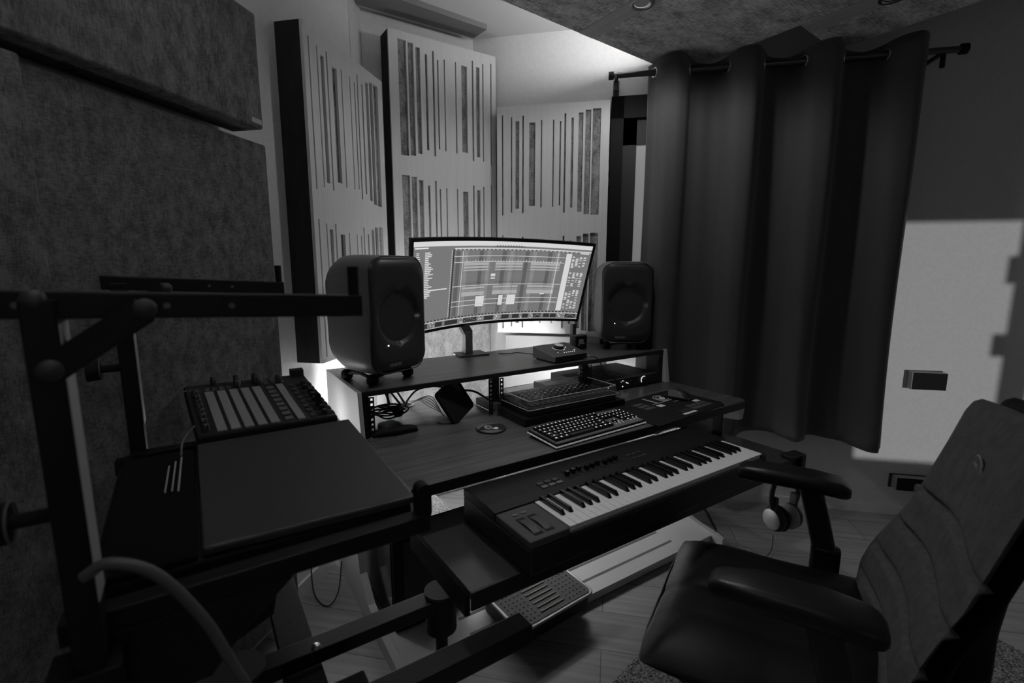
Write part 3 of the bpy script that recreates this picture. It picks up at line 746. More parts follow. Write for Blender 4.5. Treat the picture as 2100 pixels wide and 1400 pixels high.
# bundle of gadgets in the left bay
t = thing('power_adapter', 'pale block adapter in the left bay among the cables', 'adapter', (.555, 1.655, .7306), radians(15))
MB().box(-.03, .035, -.025, .03, 0, .03).build('body', mat('smoke plastic', .10, .3), t, bev=.008, seg=3)
t = thing('pencil_pouch', 'flat black zip pouch in front of the cables in the left bay', 'pouch', (.565, 1.64, .7306), radians(-6))
MB().loft([[(x_, y_ * (1 - abs(x_) * 2.2), z_ * (1 - (x_ / .085) ** 4 * .5)) for y_, z_ in ((-.055, .003), (-.05, .02), (-.03, .028), (-.028, .004))] for x_ in [-.08 + .016 * k for k in range(11)]]).build('body', BLKM, t)
t = thing('cable_clump', 'clump of coiled black cables in the left bay of the desk', 'cables', (.60, 1.76, .7306))
for q in range(5):
    cx, cy = random.uniform(-.03, .03), random.uniform(-.02, .02); pts = []
    for k in range(9):
        an = 2 * pi * k / 8 + q; pts.append((cx + (.05 + .01 * (q % 3)) * cos(an), cy + .03 * sin(an), .014 + .03 * abs(sin(an * .5 + q)) + .005 * q))
    MB().tube(catmull(pts, 5), .0035, 8).build('cable_loop', CABLE, t)
MB().ball((.03, 0, .03), (.022, .02, .02)).build('cable_tie', BLKM, t)
MB().cyl((.0, .01, .06), (-.008, .012, .10), .005).cyl((-.008, .012, .10), (-.009, .012, .118), .007).build('usb_plug', GRYD, t)
cable('grommet_cable', 'thick grey cable arching from the desk grommet to the leaning device', [(.72, 1.93, .725), (.735, 1.92, .76), (.77, 1.90, .80), (.83, 1.86, .815), (.90, 1.80, .80)], .0045, CABLEG)
cable('grommet_cable', 'thick black cable running from the leaning device to the middle rack post', [(.92, 1.79, .80), (.965, 1.75, .795), (1.0, 1.68, .765), (1.03, 1.60, .74), (1.07, 1.50, .7365), (1.09, 1.42, .7365)], .0045, CABLE)
for q in range(5):
    z_ = .012 * q
    cable('thin_cable', 'thin grey cable fanning from the desk grommet to the charging puck',
          [(.73, 1.92, .732), (.755, 1.86 - .012 * q, .765 + z_ * .5), (.775, 1.80 - .01 * q, .75 + z_), (.79, 1.74, .742 + z_ * .4), (.785, 1.67 + .004 * q, .742)], .0016, CABLEG, group='thin cables from the grommet')
cable('monitor_cable', 'pair of black cables dropping from the shelf into the desk grommet, left one', [(.61, 2.10, .93), (.635, 2.07, .86), (.67, 2.0, .80), (.71, 1.94, .728)], .005)
cable('monitor_cable', 'pair of black cables dropping from the shelf into the desk grommet, right one', [(.65, 2.12, .93), (.665, 2.07, .86), (.70, 2.0, .80), (.73, 1.94, .728)], .005)

# backlit computer keyboard
kb = thing('computer_keyboard', 'backlit black computer keyboard with glowing edge on the desktop', 'keyboard', (1.165, 1.262, .7306), radians(2.5))
Tk = Matrix.Rotation(radians(3.2), 4, 'X')
MB().box(-.222, .222, -.076, .076, .004, .020, T=Tk).build('case', BLKM, kb, bev=.002)
MB().box(-.2235, .2235, -.0775, .0775, .0085, .0135, T=Tk).build('light_edge', mat('frosted light bar', .4, .5, emit=.16, noise=(120, 120, 30, .1, .8, 2)), kb)
MB().box(-.216, .216, -.071, .071, .0202, .0206, T=Tk).build('key_plate', mat('backlit plate', .08, .5, emit=.02), kb)
rows = [[1] * 13 + [0, 1, 1, 1], [1] * 13 + [2] + [0] + [1, 1, 1] + [0] + [1, 1, 1, 1], [1.5] + [1] * 12 + [1.5] + [0] + [1, 1, 1] + [0] + [1, 1, 1, 1],
        [1.75] + [1] * 11 + [2.25] + [0] + [-3] + [0] + [1, 1, 1, 1], [2.25] + [1] * 10 + [2.75] + [0] + [-1, 1, -1] + [0] + [1, 1, 1, 1], [1.25, 1.25, 1.25, 6.25, 1.25, 1.25, 1.25, 1.25] + [0] + [1, 1, 1] + [0] + [2, 1, 1]]
U_ = .0186; nk = 0; lg = MB()
for r_, row in enumerate(rows):
    x = -.211; y = .058 - r_ * .0208 - (.004 if r_ else 0)
    for wkey in row:
        if wkey == 0: x += .0052; continue
        if wkey < 0: x += -wkey * U_; continue
        wk = wkey * U_
        c_ = (x + wk / 2, y)
        if nk < 100:
            m_ = MB(); zt, zb = .0305, .0215; a_, b_ = wk / 2 - .0012, .0088
            m_.add([(c_[0] - a_, c_[1] - b_, zb), (c_[0] + a_, c_[1] - b_, zb), (c_[0] + a_, c_[1] + b_, zb), (c_[0] - a_, c_[1] + b_, zb),
                    (c_[0] - a_ + .002, c_[1] - b_ + .0022, zt), (c_[0] + a_ - .002, c_[1] - b_ + .0022, zt), (c_[0] + a_ - .002, c_[1] + b_ - .0014, zt), (c_[0] - a_ + .002, c_[1] + b_ - .0014, zt)],
                   [(0, 3, 2, 1), (4, 5, 6, 7), (0, 1, 5, 4), (1, 2, 6, 5), (2, 3, 7, 6), (3, 0, 4, 7)], T=Tk)
            m_.build('keycap', BLK, kb); nk += 1
        lw = .0035 if wkey < 1.2 else .006
        if wkey < 6: lg.cbox((c_[0] - .001, c_[1] + .0015, .0308), (lw, .0042, .0003), Tk)
        lg.cbox((c_[0] + wk / 2 + .0004, c_[1] + .004, .0212), (.0008, .009, .0003), Tk)
        x += wk
lg.build('glowing_legends', mat('key legend light', .8, .5, emit=.75), kb)
# desk mat with printed shortcuts, mouse
mp = thing('printed_desk_mat', 'black desk mat printed with circles and pale shortcut tables right of the keyboard', 'desk mat', (1.655, 1.305, .7306), radians(4))
MB().prism([(-.26, -.145), (.20, -.140), (.23, -.11), (.24, .13), (.20, .155), (-.26, .15)], 0, .003, 'z').build('mat', BLKM, mp)
pp = MB()
for r0 in (.040, .028): pp.tube([(.075 + r0 * cos(radians(q)), .085 + r0 * sin(radians(q)), .0032) for q in range(40, 350, 10)], .0014, 4)
pp.lathe([(.0001, .0035), (.014, .0034)], c=(.075, .085, 0), n=20)
for k in range(8): pp.cbox((-.055 + k * .011, -.115, .0034), (.0095, .014, .0006))
pp.cbox((-.03, .015, .0034), (.034, .026, .0006)); pp.cbox((.16, -.03, .0034), (.036, .022, .0006))
for k in range(16): pp.cbox((-.045 + .007 * k, .045, .0034), (.0052, .0035, .0005))
for k in range(8): pp.cbox((.07 + .007 * k, .018, .0034), (.0055, .002, .0005))
for k in range(12): pp.cbox((-.01 + .003 * (k % 2), .055 + k * .0065, .0034), (.012, .003, .0005))
pp.build('printed_marks', PRINT, mp)
pp = MB()
for k in range(4):
    for q in range(2): pp.cbox((.06 + .034 * k, -.06 - .03 * q, .0034), (.030, .024, .0005))
for k in range(3): pp.cbox((-.10, .02 + .03 * k, .0034), (.06, .022, .0005))
for k in range(5): pp.cbox((.02, -.075 - .006 * k, .0034), (.12, .0018, .0004))
pp.build('faint_table_print', PRINTD, mp)
ms = thing('computer_mouse', 'black sculpted mouse with a grey side flank on the printed desk mat', 'mouse', (1.785, 1.355, .7342), radians(14))
rg = []
for k in range(13):
    t_ = k / 12; y_ = -.055 + .115 * t_; h_ = .040 * sin(pi * min(1, t_ * .9 + .08)) ** .7; w_ = .032 * (sin(pi * (.12 + .78 * t_)) ** .5)
    rg.append([(w_ * cos(a_) * (1.0 + .2 * (cos(a_) < 0)), y_, max(0, h_ * sin(a_)) + .001) for a_ in [2 * pi * q / 18 for q in range(18)]])
MB().loft(rg).build('body', BLK, ms)
MB().prism([(-.045, .003), (.03, .003), (.036, .030), (.0, .034)], -.040, -.036, 'x', T=Matrix.Rotation(radians(14), 4, 'Y')).build('side_flank', GRY, ms, bev=.001)
MB().cyl((.002, -.035, .026), (.008, -.035, .026), .009).build('scroll_wheel', GRYD, ms)

# ------------------------------------------------------------------ keyboard synthesizer on the tray
sy = thing('keyboard_controller', 'black 61-key keyboard with sliders and wheel panel on the pull-out tray', 'music keyboard', (.60, .835, .6000))
x1s = .99
body = [(0, .012), (0, .078), (.008, .083), (.015, .083)]
MB().box(0, x1s, 0, .33, .006, .070).build('body', BLK, sy, bev=.004)
MB().prism([(.158, .07), (.158, .094), (.20, .097), (.33, .094), (.33, .07)], 0, x1s, 'x').build('control_panel', mat('black panel', .008, .5, spec=.3), sy, bev=.003)
MB().box(.003, .122, .004, .158, .0701, .0900).build('left_panel', mat('dark grey wheel panel', .085, .6, spec=.2), sy, bev=.003)
MB().box(x1s - .033, x1s - .002, .002, .158, .0701, .088).build('right_cheek', BLK, sy, bev=.004)
for k in range(2):
    x_ = .030 + k * .034
    MB().box(x_, x_ + .026, .022, .108, .0903, .0908).build('wheel_slot', BLKM, sy)
    MB().prism([(.030 + .07 * q / 8, .0905 + .004 * sin(pi * q / 8)) for q in range(9)], x_ + .003, x_ + .023, 'x').build('ribbon_wheel', GRYD, sy)
for k in range(2): MB().box(.034 + k * .026, .050 + k * .026, .122, .131, .0902, .0925).build('octave_button', GRY, sy, bev=.001)
kx0, wk = .1245, .0235
for i in range(36):
    oct_ = i % 7; x_ = kx0 + i * wk
    MB().box(x_ + .0005, x_ + wk - .0005, .007, .156, .068, .0915).build('white_key', KEYW, sy, bev=.0008)
for i in range(35):
    if i % 7 in (0, 1, 3, 4, 5):
        xo = {0: -.0018, 1: .0018, 3: -.0025, 4: 0, 5: .0025}[i % 7]
        xc = kx0 + (i + 1) * wk + xo; w_ = .0058
        MB().add([(xc - w_, .057, .0916), (xc + w_, .057, .0916), (xc + w_, .157, .0916), (xc - w_, .157, .0916),
                  (xc - w_ + .0012, .066, .1030), (xc + w_ - .0012, .066, .1030), (xc + w_ - .0012, .157, .1030), (xc - w_ + .0012, .157, .1030)],
                 [(0, 3, 2, 1), (4, 5, 6, 7), (0, 1, 5, 4), (1, 2, 6, 5), (2, 3, 7, 6), (3, 0, 4, 7)]).build('black_key', KEYB, sy, bev=.0008)
MB().box(.122, x1s - .03, .001, .007, .060, .078).build('key_lip', GRYD, sy)
for k in range(9):
    MB().box(.30 + k * .026, .303 + k * .026, .205, .262, .0971, .0976).build('slider_slot', BLKM, sy)
    MB().box(.295 + k * .026, .308 + k * .026, .225 + .004 * (k % 3), .238 + .004 * (k % 3), .0976, .109).build('slider_cap', BLKG, sy, bev=.001)
for r_ in range(2):
    for k in range(3): MB().box(.185 + k * .027, .206 + k * .027, .196 + r_ * .022, .211 + r_ * .022, .0968, .0995).build('function_button', GRYD if r_ else GRY, sy, bev=.001)
for k in range(6): MB().box(.56 + (k % 3) * .024, .577 + (k % 3) * .024, .205 + (k // 3) * .028, .213 + (k // 3) * .028, .0968, .0988).build('function_button', GRYD, sy, bev=.001)
lp = MB().box(.80, .95, .3225, .3235, .0945, .0952)
for k in range(6): lp.box(.93 - .02 * k, .942 - .02 * k, .3225, .3265, .0948, .0965)
lp.build('rear_marks', mat('glowing rear marks', .8, .4, emit=.25), sy)  # bright rear line and marks, given a glow of their own

# ------------------------------------------------------------------ under the desk
pc = thing('computer_tower', 'black computer tower standing under the left end of the desk', 'computer', (.635, 1.50, .0355))
MB().box(-.135, .135, 0, .44, 0, .36).build('case', BLKM, pc, bev=.012, seg=3)
MB().box(-.1385, -.1355, .02, .42, .03, .34).build('side_panel', BLKG, pc, bev=.004)
MB().box(-.10, .10, -.003, .0, .02, .34).build('front_panel', BLK, pc, bev=.001)
MB().box(-.125, .125, .012, .428, .360, .364).build('top_mesh', mat('pale mesh filter', .35, .8, noise=(260, 260, 260, .12, .62, 1)), pc)
fp = thing('foot_pedal', 'grey foot pedal with dotted and ribbed tread standing on the foot board', 'pedal', (1.00, 1.345, .0355), radians(4))
out = [(x_ * 1.0, y_) for x_, y_ in rrect(.175, .12, .03, 5)]
MB().prism([(a_, b_) for a_, b_ in rrect(.170, .12, .028, 5)], 0, .050, 'z').build('pedal_base', BLK, fp, bev=.004)
Tp = Matrix.Translation((0, 0, .058)) @ Matrix.Rotation(radians(3), 4, 'X')
MB().prism(rrect(.180, .13, .03, 5), 0, .010, 'z', T=Tp).build('pedal_rim', mat('satin pedal metal', .35, .4, metal=.6), fp, bev=.003)
MB().prism(rrect(.168, .118, .02, 5), .0102, .012, 'z', T=Tp).build('tread_plate', mat('tread rubber', .06, .6), fp)
tr_ = MB()
for k in range(9): tr_.box(-.060, .050, -.095 + k * .0230, -.089 + k * .0230, .012, .015, T=Tp)
for i in range(5):
    for k in range(11): tr_.lathe([(.0036, .012), (.003, .0145), (.0001, .015)], c=(-.155 + i * .019, -.100 + k * .0200 + (i % 2) * .0, 0), n=8, T=Tp); tr_.lathe([(.0036, .012), (.003, .0145), (.0001, .015)], c=(.072 + i * .019, -.100 + k * .0200, 0), n=8, T=Tp)
tr_.build('tread_pattern', mat('tread rubber raised', .16, .5), fp)
cable('floor_cable', 'thin black cable looping on the floor behind the left desk leg', [(.40, 2.20, .35), (.38, 2.18, .22), (.33, 2.05, .11), (.31, 1.92, .02), (.34, 1.83, .006), (.39, 1.86, .03), (.43, 1.95, .10)], .003)

# ------------------------------------------------------------------ headphones on their hook
hk = thing('headphone_hook', 'black clamp hook at the right end of the keyboard tray', 'hook', (1.87, .885, .6005))
MB().box(-.05, .035, -.03, .02, .002, .014, T=Matrix.Rotation(radians(-8), 4, 'Z')).build('clamp_top', BLK, hk, bev=.004)
MB().box(.0, .03, -.035, -.016, -.075, .012).build('clamp_jaw', BLK, hk, bev=.003)
MB().tube(catmull([(.012, -.026, -.07), (.012, -.035, -.10), (-.03, -.02, -.10), (-.075, .01, -.075)]), .009, 10).build('hook_arm', BLK, hk)
hp = thing('headphones', 'over-ear headphones with silver cups hanging from the tray hook', 'headphones', (1.835, .885, .362), radians(-14))
MB().tube(catmull([(-.045, 0, .03), (-.066, 0, .08), (-.056, 0, .145), (0, 0, .178), (.056, 0, .145), (.066, 0, .08), (.045, 0, .03)]), [.010] * 49, 10).build('headband', BLK, hp)
MB().box(-.05, .05, -.020, .020, .155, .170).build('headband_pad', BLKM, hp, bev=.006)
for s in (-1, 1):
    ec = MB().lathe([(.0001, .026), (.038, .024), (.046, .014), (.049, 0), (.046, -.005)], c=(s * .036, 0, 0), ax=(s, 0, 0)).build('ear_cup', BLK, hp)
    MB().lathe([(.0001, .0295), (.030, .0285), (.039, .0235)], c=(s * .036, 0, 0), ax=(s, 0, 0)).build('cup_disc', mat('satin silver', .5, .45, metal=.7), ec)
    MB().lathe([(.028, -.026), (.044, -.026), (.051, -.014), (.049, -.003), (.04, 0)], c=(s * .036, 0, 0), ax=(s, 0, 0)).build('ear_pad', FOAM if s > 0 else BLKM, ec)
    MB().box(s * .050 - .007, s * .050 + .007, -.014, .014, .03, .09).build('yoke', GRYD, hp, bev=.002)
co_pts = []
A_, B_ = Vector((1.86, 1.27, .27)), Vector((1.84, 1.16, .17))
for k in range(140):
    t_ = k / 139; p = A_.lerp(B_, t_); co_pts.append((p.x + .006 * cos(k * .9), p.y, p.z + .006 * sin(k * .9)))
hc = thing('headphone_cable', 'coiled and straight headphone cable drooping to the silver headphones', 'cable', (1.85, 1.2, .2))
MB().tube(co_pts, .0022, 6).build('coiled_section', CABLE, hc, world=True)
MB().tube(catmull([(1.84, 1.16, .17), (1.84, 1.10, .155), (1.84, 1.0, .165), (1.80, .93, .18), (1.78, .89, .24), (1.775, .885, .305)], 10), .0022, 6).build('straight_section', GRY, hc, world=True)

# ------------------------------------------------------------------ multi-tier stand in the left foreground
st = thing('keyboard_stand', 'tall black steel multi-tier stand in the left foreground', 'stand', (-.14, 1.0, 0))
YN, YF = .70, 1.31
PW = .030
def sb(mb, name, m=POWD, bev=.002): return mb.build(name, m, st, bev=bev, world=True)
for y, x_ in ((YN, -.148), (YF, -.140)):
    sb(MB().box(x_, x_ + .029, y - .022, y + .022, .05, 1.285), 'post')
    sb(MB().box(x_ - .03, x_ + .07, y - .05, y + .05, .0, .05), 'foot')
# satin right flanks of the posts, their lit look put into the colour
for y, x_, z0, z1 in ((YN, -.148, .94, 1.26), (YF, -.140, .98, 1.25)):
    sb(MB().box(x_ + .0292, x_ + .0305, y - .020, y + .020, z0, z1), 'lit_post_flank', mat('lit satin flank', .7, .45, metal=.5), 0)
# upper arms, falling slightly to the right
def arm(y, x0, z0_, x1, z1_, h=.029, d=.030, name='arm', hole=True):
    sb(MB().add([(x0, y - d / 2, z0_ - h), (x1, y - d / 2, z1_ - h), (x1, y + d / 2, z1_ - h), (x0, y + d / 2, z0_ - h), (x0, y - d / 2, z0_), (x1, y - d / 2, z1_), (x1, y + d / 2, z1_), (x0, y + d / 2, z0_)],
               [(0, 3, 2, 1), (4, 5, 6, 7), (0, 1, 5, 4), (1, 2, 6, 5), (2, 3, 7, 6), (3, 0, 4, 7)]), name)
    if hole:
        for t_ in (.30, .55, .68):
            x_ = x0 + (x1 - x0) * t_; z_ = z0_ + (z1_ - z0_) * t_ - h / 2
            sb(MB().cyl((x_, y - d / 2 - .0008, z_), (x_, y - d / 2 + .002, z_), .0035, n=12), 'arm_bolt', GRY, 0)
arm(YN, -.30, 1.302, .200, 1.279)
arm(YF, -.155, 1.301, .190, 1.281, d=.026)
for y, x_, z_ in ((YN, .192, 1.279), (YF, .180, 1.281)):
    sb(MB().cyl((x_, y, z_), (x_, y, z_ + .040), .0075), 'end_stop', BLKM, .0)
# diagonal braces below the upper arms
for y in (YN - .005, YF - .005):
    a_, b_ = Vector((-.130, y, 1.212)), Vector((-.045, y, 1.272)); d_ = (b_ - a_).normalized(); n_ = Vector((-d_.z, 0, d_.x)) * .015
    q = [a_ - n_, b_ - n_, b_ + n_, a_ + n_]
    sb(MB().prism([(p.x, p.z) for p in q], y - .018, y + .012, 'y'), 'brace')
    for p in (a_, b_): sb(MB().lathe([(.0001, .006), (.010, .005), (.012, 0)], c=(p.x, y - .018, p.z), ax=(0, -1, 0)), 'brace_bolt', GRYD, 0)
sb(MB().lathe([(.0001, .007), (.010, .006), (.012, 0)], c=(-.136, YN - .0155, 1.284), ax=(0, -1, 0)), 'sleeve_bolt', GRYD, 0)
# tightening knobs pointing left
for y, z_, x_ in ((YF, 1.105, -.140), (YN - .005, 1.05, -.148)):
    sb(MB().cyl((x_, y, z_), (x_ - .035, y, z_), .008).cyl((x_ - .035, y, z_), (x_ - .056, y, z_), .022, .024), 'tightening_knob', BLKM, 0)
    sb(MB().tube([(x_ - .033, y + .0225 * cos(radians(q)), z_ + .0225 * sin(radians(q))) for q in range(0, 361, 24)], .0012, 6), 'knob_ring', GRY, 0)
# middle tier arms
arm(YN + .03, -.165, .905, .305, .905, h=.030, hole=False)
arm(1.27, -.165, .915, .255, .935, h=.030, hole=False)
sb(MB().prism([(-.135, .875), (-.135, .76), (-.02, .765), (.0, .79), (.04, .83), (.09, .873)], YN + .015, YN + .045, 'y'), 'gusset')
sb(MB().prism([(-.135, .925), (-.135, .80), (-.04, .80), (.05, .88), (.09, .925)], 1.255, 1.285, 'y'), 'gusset')
for y, z_ in ((YN + .03, .905), (1.27, .962)):
    x_ = .298 if y < 1 else .246
    q_ = 1. if y < 1 else .5
    sb(MB().prism(rrect(.012 * q_, .026 * (q_ + .2), .011 * q_, 4), y - .012 * q_, y + .012 * q_, 'y', T=Matrix.Translation((x_, 0, z_ + .022))), 'end_stop', BLKM, 0)
# lower clamp block with bolts
sb(MB().box(-.175, -.105, YN - .03, YN + .03, .70, .86), 'clamp_sleeve')
for z_ in (.80, .74): sb(MB().lathe([(.0001, .008), (.008, .007), (.009, 0)], c=(-.112, YN - .03, z_), ax=(0, -1, 0)), 'sleeve_bolt', BRASS, 0)
sb(MB().cyl((-.150, YN, .05), (-.150, YN, .70), .010), 'inner_tube', CHROME, 0)

# low third-tier frame
lf = thing('low_support_frame', 'low black steel frame with round capped ends below the stand', 'stand', (.25, 1.0, 0))
def lb(mb, name, m=POWD, bev=.002): return mb.build(name, m, lf, bev=bev, world=True)
ZL = .48
lb(MB().box(.02, .47, 1.035, 1.085, ZL - .035, ZL), 'cross_tube')
for x_ in (.012, .475):
    rc = .040 if x_ > .2 else .052
    lb(MB().cyl((x_, 1.06, ZL - .10), (x_, 1.06, ZL + .004), rc, n=36), 'capped_leg_socket', POWD, .0)
    lb(MB().cyl((x_, 1.06, ZL + .004), (x_, 1.06, ZL + .011), rc + .002, n=36), 'round_cap', mat('dark rubber cap', .03, .7), 0)
    lb(MB().cyl((x_, 1.06, 0), (x_, 1.06, ZL - .10), .016), 'leg')
lb(MB().lathe([(.0001, .006), (.008, .005), (.010, 0)], c=(.165, 1.047, ZL)), 'bolt', BRASS, 0)
lb(MB().box(.05, .605, .83, .885, ZL - .045, ZL + .005), 'front_tube', POWD, .003)
lb(MB().box(.10, .175, .80, 1.62, ZL - .075, ZL - .045), 'long_beam', BLKM)
for k in range(4): lb(MB().cyl((.137, 1.12 + .11 * k, ZL - .0452), (.137, 1.12 + .11 * k, ZL - .0445), .006, n=14), 'beam_hole', BLKM, 0)
lb(MB().box(.18, .25, .90, .98, ZL - .13, ZL - .045), 'joint_block', BLKM, .006)
lb(MB().cyl((.155, 1.55, 0), (.155, 1.55, ZL - .075), .016).cyl((.20, .86, 0), (.20, .86, ZL - .13), .016), 'leg')
lb(MB().cyl((.085, 1.55, .02), (.085, .95, .40), .008), 'tie_rod', CHROME, 0)

# ------------------------------------------------------------------ on the stand
sl = thing('instrument_case_lid', 'flat charcoal slab on the middle tier of the stand, nearest the camera', 'case', (.14, .98, .905))
def hexa(q, m, name, par, th):
    """q four top corners (x,y,z) ccw, th thickness"""
    v = [(a_, b_, c_ - th) for a_, b_, c_ in q] + list(q)
    MB().add(v, [(0, 3, 2, 1), (4, 5, 6, 7), (0, 1, 5, 4), (1, 2, 6, 5), (2, 3, 7, 6), (3, 0, 4, 7)]).build(name, m, par, bev=.004, world=True)
hexa([(-.018, .775, .922), (.298, .760, .922), (.300, 1.195, .945), (-.018, 1.195, .945)], LID, 'lid', sl, .014)
hexa([(-.148, .775, .905), (.292, .765, .905), (.292, 1.19, .929), (-.148, 1.19, .929)], BLKM, 'base', sl, .035)
hexa([(-.142, .775, .914), (-.024, .775, .914), (-.024, 1.19, .938), (-.142, 1.19, .938)], mat('deep black cloth', .006, .9, spec=.1), 'hinge_side', sl, .012)
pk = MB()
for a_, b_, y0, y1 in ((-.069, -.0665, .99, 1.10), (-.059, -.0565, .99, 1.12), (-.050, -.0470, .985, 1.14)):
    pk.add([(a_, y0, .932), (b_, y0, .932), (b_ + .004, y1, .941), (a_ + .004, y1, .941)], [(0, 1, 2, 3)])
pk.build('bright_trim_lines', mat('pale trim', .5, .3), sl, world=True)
# pad controller
ac = thing('pad_controller', 'black pad controller with grey pad strips and knobs at the far end of the stand', 'controller', (0, 1.205, .951))
AX, AY = Vector((.293, -.004, .0)), Vector((-.022, .30, .052))
Mx = Matrix(((AX.x / .333, AY.x / .42, 0, 0), (AX.y / .333, AY.y / .42, 0, 0), (AX.z / .333, AY.z / .42, 1, 0), (0, 0, 0, 1)))
Mx = Matrix.Translation((-.017, 0, .004)) @ Mx
def ab(mb, name, m, bev=0.): 
    mb.v = [tuple(Mx @ Vector(p)) for p in mb.v]; return mb.build(name, m, ac, bev=bev)
ab(MB().box(0, .333, 0, .42, -.030, .0), 'body', BLKM, .004)
ab(MB().box(.004, .329, .004, .416, .0, .001), 'top_panel', mat('controller panel', .02, .45))
for i in range(5):
    x_ = .045 + i * .0305
    ab(MB().box(x_, x_ + .022, .012, .33, .001, .005), 'pad_strip', PADG, .001)
ab(MB().box(.232, .252, .012, .33, .001, .005), 'pad_strip', PADG, .001)
for k in range(8):
    y_ = .020 + k * .039
    ab(MB().box(.203, .224, y_, y_ + .024, .001, .0045), 'track_button', GRY, .001)
    ab(MB().box(.266, .280, y_, y_ + .022, .001, .004), 'track_button', GRYD, .001)
    ab(MB().lathe([(.0085, .001), (.0075, .018), (.0001, .019)], c=(.020, y_ + .012, 0), n=14), 'track_knob', BLK)
    ab(MB().box(.0285, .0300, y_ + .006, y_ + .014, .004, .018), 'knob_pointer', GRYL)
    ab(MB().box(.286, .331, y_ + .000, y_ + .024, .001, .0022), 'fader_slot', BLKM)
    ab(MB().box(.299 + .003 * (k % 3), .311 + .003 * (k % 3), y_ + .002, y_ + .019, .002, .012), 'fader_cap', BLK, .001)
for (x_, y_) in ((.075, .40), (.135, .375), (.135, .395), (.130, .352), (.185, .372), (.185, .395), (.19, .352), (.245, .352)):
    ab(MB().lathe([(.0088, .001), (.0078, .022), (.0001, .023)], c=(x_, y_, 0), n=14), 'device_knob', BLK)
    ab(MB().box(x_ + .0075, x_ + .0095, y_ - .003, y_ + .003, .004, .021), 'knob_pointer', GRYL)
for k in range(9): ab(MB().box(.205 + .022 * (k % 3), .217 + .022 * (k % 3), .350 + .02 * (k // 3), .360 + .02 * (k // 3), .001, .003), 'small_button', GRY)
for k in range(8): ab(MB().box(.05 + .018 * (k % 4), .061 + .018 * (k % 4), .345 + .018 * (k // 4), .354 + .018 * (k // 4), .001, .003), 'small_button', GRY)
ab(MB().box(.29, .33, .395, .42, .001, .02), 'rear_block', BLK, .002)
tx = text('model_marking', 'APC', .024, GRY, ac, Matrix.Identity(4)); tx.data.transform(Mx @ Matrix.Translation((.018, .372, .0012)))

# pale grey cable crossing the left foreground
cable('thick_grey_cable', 'thick grey cable arching down across the bottom left of the stand',
      [(-.125, .66, .985), (-.10, .65, .998), (-.06, .64, .975), (-.02, .64, .90), (.01, .64, .81), (.05, .64, .70), (.10, .66, .58)], .0065, mat('mid grey cable', .10, .45), 10)
cable('hanging_cable', 'thin grey cable running off the left side of the slab on the stand', [(-.045, 1.14, .944), (-.043, 1.18, .955), (-.035, 1.21, .962), (-.02, 1.25, .97)], .0018, GRY)
# black bag / case below the tier
bg = thing('black_gear_bag', 'black soft gear bag hanging under the middle tier of the stand', 'bag', (.02, .95, .80))
MB().loft([[(a_, y_, .78 - .80 + b_ * .08 * q + .0) for a_, b_ in [(-.10, 1), (.08 * q, 1), (.06 * q, -.4 * q), (-.02, -1 * q), (-.10, -1 * q)]] for y_, q in ((-.14, .8), (-.05, 1), (.12, 1), (.2, .8))], smooth=False).build('bag_body', BLKM, bg, bev=.01)

# ------------------------------------------------------------------ chair
CZ = radians(27)
ch = thing('office_chair', 'black high-back office chair with padded arms at the lower right', 'chair', (1.12, .54, 0), CZ)
def cushion(w, d, z0, z1, n=28, m=22):
    v = []; fs = []
    for side in (1, -1):
        for j in range(m + 1):
            for i in range(n + 1):
                u = 2 * i / n - 1; w_ = 2 * j / m - 1
                # squircle mapping
                x = w * u * (1 - .03 * w_ ** 4) ; y = d * w_ * (1 - .05 * u ** 4)
                ed = max(abs(u) ** 5, abs(w_) ** 6)
                z = (z1 if side > 0 else z0)
                if side > 0:
                    z = z1 - (z1 - z0) * .5 * min(1, ed)
                    z += .016 * (abs(u) ** 2) - .010 * (1 - abs(w_)) + (-.035 * max(0, w_ - .35) ** 1.5)
                    for sx in (-.45, 0.0, .45): z -= .007 * math.exp(-((u - sx - (.0)) / .02) ** 2)
                else: z = z0 + (z1 - z0) * .5 * min(1, ed)
                v.append((x, y, z))
    N = (n + 1) * (m + 1)
    for j in range(m):
        for i in range(n):
            a_ = j * (n + 1) + i; fs.append((a_, a_ + 1, a_ + n + 2, a_ + n + 1)); b_ = a_ + N; fs.append((b_, b_ + n + 1, b_ + n + 2, b_ + 1))
    per = [i for i in range(n + 1)] + [j * (n + 1) + n for j in range(1, m + 1)] + [m * (n + 1) + i for i in range(n - 1, -1, -1)] + [j * (n + 1) for j in range(m - 1, 0, -1)]
    for k in range(len(per)):
        p, q = per[k], per[(k + 1) % len(per)]; fs.append((p, p + N, q + N, q))
    return MB().add(v, fs, True)
cushion(.285, .270, .40, .512).build('seat', CHAIRL, ch, sub=1)
MB().loft([[(a_, b_ - .02, z_) for a_, b_ in rrect(.22 * q, .22 * q, .06, 5)] for z_, q in ((.34, .8), (.385, 1.0))]).build('seat_pan', BLKM, ch)
